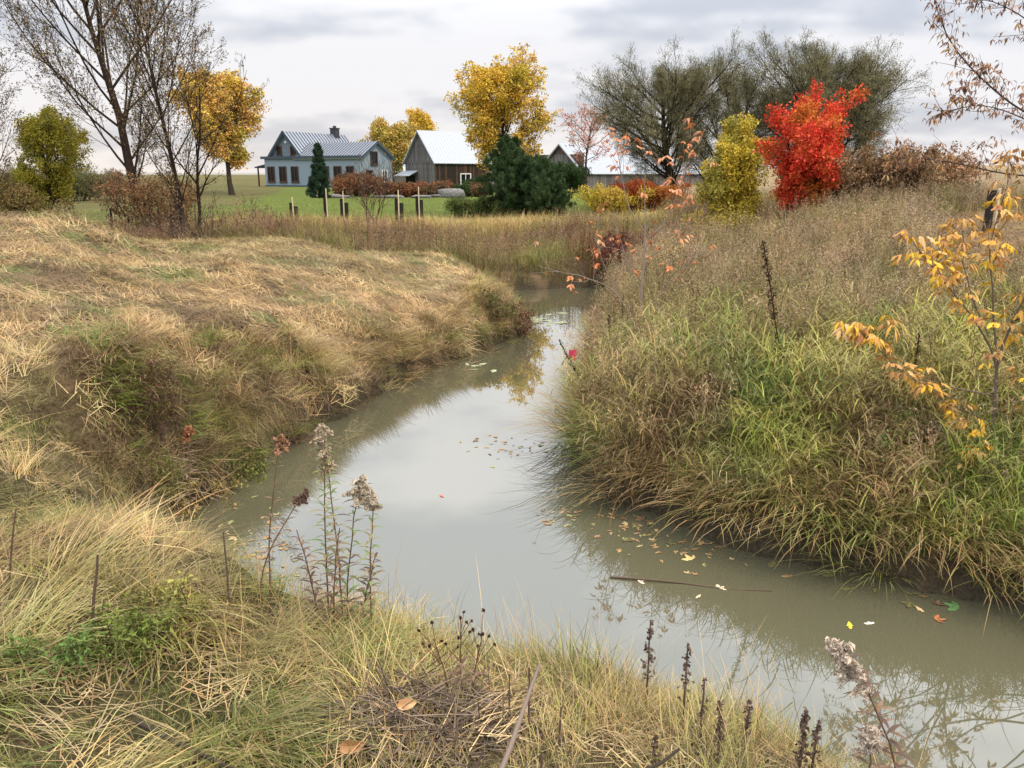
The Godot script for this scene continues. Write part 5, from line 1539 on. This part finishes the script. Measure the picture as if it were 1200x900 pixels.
	for i in 78:       # raft by the left bank
		var p := on_water(300 + rng.randfn() * 30.0, 640 + rng.randfn() * 26.0)
		if off_shore(p.x, -p.z) < -0.05:
			afloat("floating_leaf", fl[rng.randi() % 5], pale[rng.randi() % 4], p, rr(0.4, 0.85), "small leaf in the floating raft beside the left bank", "leaf", "leaves afloat by the left bank")
	for i in 88:       # drift under the right bank
		var t := rng.randf()
		var p := on_water(lerpf(650, 830, t) + rng.randfn() * 18.0, lerpf(600, 655, t) + rng.randfn() * 12.0)
		if off_shore(p.x, -p.z) < -0.03:
			afloat("floating_leaf", fl[rng.randi() % 5], pale[rng.randi() % 4], p, rr(0.3, 0.7), "small leaf in the floating drift under the right bank", "leaf", "leaves afloat by the right bank")
	var sodden := [leaf_color(Color(0.16, 0.1, 0.055), 0.1), leaf_color(Color(0.24, 0.15, 0.07), 0.1), leaf_color(Color(0.13, 0.12, 0.05), 0.1)]
	for i in 74:       # sodden leaves caught at the foot of the right bank
		var t := rng.randf()
		var p := on_water(lerpf(665, 1120, t) + rng.randfn() * 14.0, lerpf(598, 706, t) + rng.randfn() * 7.0 - 3.0 * sin(t * 14.0))
		if off_shore(p.x, -p.z) < -0.02:
			afloat("floating_leaf", fl[rng.randi() % 5], sodden[rng.randi() % 3], p, rr(0.5, 1.15), "dark sodden leaf caught at the foot of the right bank", "leaf", "sodden leaves at the right bank's foot")
	for i in 40:       # thin drift in the middle
		var p := on_water(596 + rng.randfn() * 26.0, 523 + rng.randfn() * 9.0)
		if off_shore(p.x, -p.z) < -0.05:
			afloat("floating_leaf", fl[rng.randi() % 5], pale[1 + rng.randi() % 3], p, rr(0.35, 0.8), "small dark leaf in the thin drift out in mid creek", "leaf", "leaves afloat in mid creek")
	for i in 26:       # pads at the bend
		var p := on_water(642 + rng.randfn() * 11.0, 375 + rng.randfn() * 6.0)
		if off_shore(p.x, -p.z) < -0.05:
			afloat("floating_pad", fl[rng.randi() % 5], M.pad if M.has("pad") else leaf_pad(), p, rr(1.3, 2.8), "pale green pad floating at the creek's far bend", "pad", "pale pads at the far bend")
	for i in 7:
		var p := on_water(560 + rng.randfn() * 16.0, 432 + rng.randfn() * 3.0)
		if off_shore(p.x, -p.z) < -0.05:
			afloat("floating_pad", fl[rng.randi() % 5], M.pad, p, rr(1.4, 2.4), "pale green pad floating off the mown point", "pad", "pale pads off the point")
	for d in [[997, 738, 0.95, Color(0.75, 0.6, 0.06), "bright yellow leaf afloat in the near water"], [1022, 732, 0.6, Color(0.7, 0.66, 0.55), "small whitish leaf beside the yellow floating leaf"], [515, 580, 0.9, Color(0.6, 0.14, 0.1), "red leaf afloat in the middle of the creek"],
		[1083, 718, 0.8, Color(0.66, 0.45, 0.22), "tan leaf afloat by the right bank's shadow"], [1095, 726, 0.9, Color(0.4, 0.16, 0.07), "rust leaf afloat touching the tan one"], [1124, 712, 1.2, Color(0.1, 0.2, 0.07), "green leaf afloat under the right bank"], [812, 656, 1.0, Color(0.62, 0.46, 0.2), "tan leaf afloat right of the drift"], [815, 702, 0.8, Color(0.68, 0.55, 0.36), "pale leaf afloat below the floating stick"], [748, 682, 0.8, Color(0.68, 0.6, 0.45), "pale leaf lying against the floating stick"], [843, 690, 0.9, Color(0.68, 0.55, 0.38), "pale leaf at the floating stick's right end"]]:
		afloat("floating_leaf", fl[rng.randi() % 5], leaf_color(d[3], 0.2), on_water(d[0], d[1]), d[2], d[4], "leaf")
	# stick afloat
	var s3 := Shape.new()
	var p0 := on_water(715, 677); var p1 := on_water(800, 684); var p2 := on_water(905, 693)
	s3.tube(PackedVector3Array([p0, p0.lerp(p1, 0.5) + Vector3(0, 0.01, 0.01), p1, p1.lerp(p2, 0.5) + Vector3(0, -0.004, 0.03), p2]), taper(5, 0.009, 0.004), 7, Color(0.12, 0.085, 0.06))
	tag(put(s3, "floating_stick", M.bark_young, self, true), "long thin stick afloat before the right bank", "stick")
	# the pink marker flag by the bend
	var pm := spot(675, 10.9, 0.02)
	var fo := thing("marker_flag", pm, "small pink marker flag at the right bank's edge by the bend", "flag")
	var fs2 := Shape.new()
	fs2.tube(PackedVector3Array([Vector3(0, -0.05, 0), Vector3(0.0, 0.64, 0)]), taper(2, 0.003, 0.003), 5, Color(0.3, 0.3, 0.3))
	put(fs2, "wire", M.bark_young, fo, true)
	var fl2 := Shape.new()
	slab(fl2, [Vector3(-0.12, 0.48, 0.01), Vector3(-0.004, 0.48, 0), Vector3(-0.004, 0.63, 0), Vector3(-0.11, 0.64, 0.02)], 0.003, Color(0.75, 0.08, 0.16))
	put(fl2, "pennant", M.leaf_dry, fo)

func build_forbs() -> void:
	clump.tiny1 = leaf_clump(9, 0.045, 0.06, 0.55); clump.tiny2 = leaf_clump(7, 0.055, 0.06, 0.4)
	var forb := {stems = 9, foot = 0.12, splay = 0.6, h = 0.32, r = 0.004, start = 0.15, kids = [5, 3], ang = [0.7, 0.6], ratio = [0.4, 0.45], up = [0.02, 0.04], wob = 0.15, thin = 0.0015, bark = Color(0.12, 0.1, 0.05), leaves = 2, loose = 0.03, leaf = ["tiny1", "tiny2"], cols = [Color(0.16, 0.2, 0.05)]}
	for d in [
		[150, 2.95, 0.34, 0.14, "leafy yellow green weed beside the broken dark stem", [Color(0.26, 0.29, 0.06), Color(0.17, 0.22, 0.05)]],
		[66, 2.75, 0.24, 0.16, "low bright green weed in the bottom left corner", [Color(0.09, 0.19, 0.05), Color(0.14, 0.23, 0.06)]],
		[210, 3.3, 0.26, 0.12, "small pale yellow weed in the long grass", [Color(0.42, 0.4, 0.1), Color(0.3, 0.3, 0.1)]],
		[165, 6.9, 0.75, 0.3, "dark brown umbelled weed on the left bank's brow", [Color(0.13, 0.07, 0.05), Color(0.2, 0.12, 0.08)]],
		[196, 6.6, 0.5, 0.3, "dull olive weed on the left bank's brow", [Color(0.2, 0.18, 0.07), Color(0.3, 0.24, 0.09)]],
		[245, 7.0, 0.45, 0.35, "yellowing weed hanging over the left bank", [Color(0.34, 0.27, 0.08), Color(0.2, 0.19, 0.06)]],
		[128, 6.2, 0.45, 0.3, "brown weed behind the long grass on the left", [Color(0.16, 0.1, 0.06), Color(0.22, 0.17, 0.08)]],
		[296, 7.9, 0.4, 0.3, "green weed at the left waterline", [Color(0.16, 0.2, 0.05), Color(0.24, 0.25, 0.07)]],
		[602, 15.4, 0.6, 0.5, "reddish brown leafy weed on the tip of the mown point", [Color(0.15, 0.06, 0.045), Color(0.22, 0.12, 0.08)]],
		[578, 14.9, 0.5, 0.5, "dull green weed left of the mown point's tip", [Color(0.16, 0.16, 0.06), Color(0.2, 0.12, 0.07)]],
		[940, 6.7, 0.5, 0.25, "yellow green leafy weed low on the right bank", [Color(0.4, 0.38, 0.08), Color(0.26, 0.28, 0.07)]],
		[820, 7.4, 0.5, 0.3, "brown leafy weed halfway up the right bank", [Color(0.17, 0.1, 0.06), Color(0.24, 0.16, 0.08)]],
		[1062, 6.4, 0.55, 0.3, "tall green weed under the golden sapling's lowest bough", [Color(0.14, 0.2, 0.06), Color(0.22, 0.25, 0.08)]],
		[700, 8.6, 0.55, 0.35, "rust brown weed above the right bank's point", [Color(0.22, 0.12, 0.06), Color(0.3, 0.2, 0.1)]]]:
		var b := forb.duplicate()
		b.merge({h = d[2] * 0.85, foot = d[3] * 0.7, stems = 10 if d[1] > 5.0 else 7, cols = d[5], size = 0.55 if d[1] < 5.0 else 0.7 if d[1] < 10.0 else 1.1, leaves = 1}, true)
		tree("leafy_weed", spot(d[0], d[1], 0.02), d[4], "weed", b)

func leaf_pad() -> Material:
	M.pad = leaf_color(Color(0.36, 0.4, 0.24), 0.1)
	return M.pad

func _ready() -> void:
	rng.seed = 20241
	patches.seed = 4; patches.frequency = 0.12; patches.fractal_octaves = 3
	fine.seed = 9; fine.frequency = 0.12; fine.fractal_octaves = 3
	build_sky()
	build_ground()
	build_water()
	build_buildings()
	build_garden()
	build_trees()
	rng.seed = 51
	build_grass()
	build_plants()
	build_forbs()
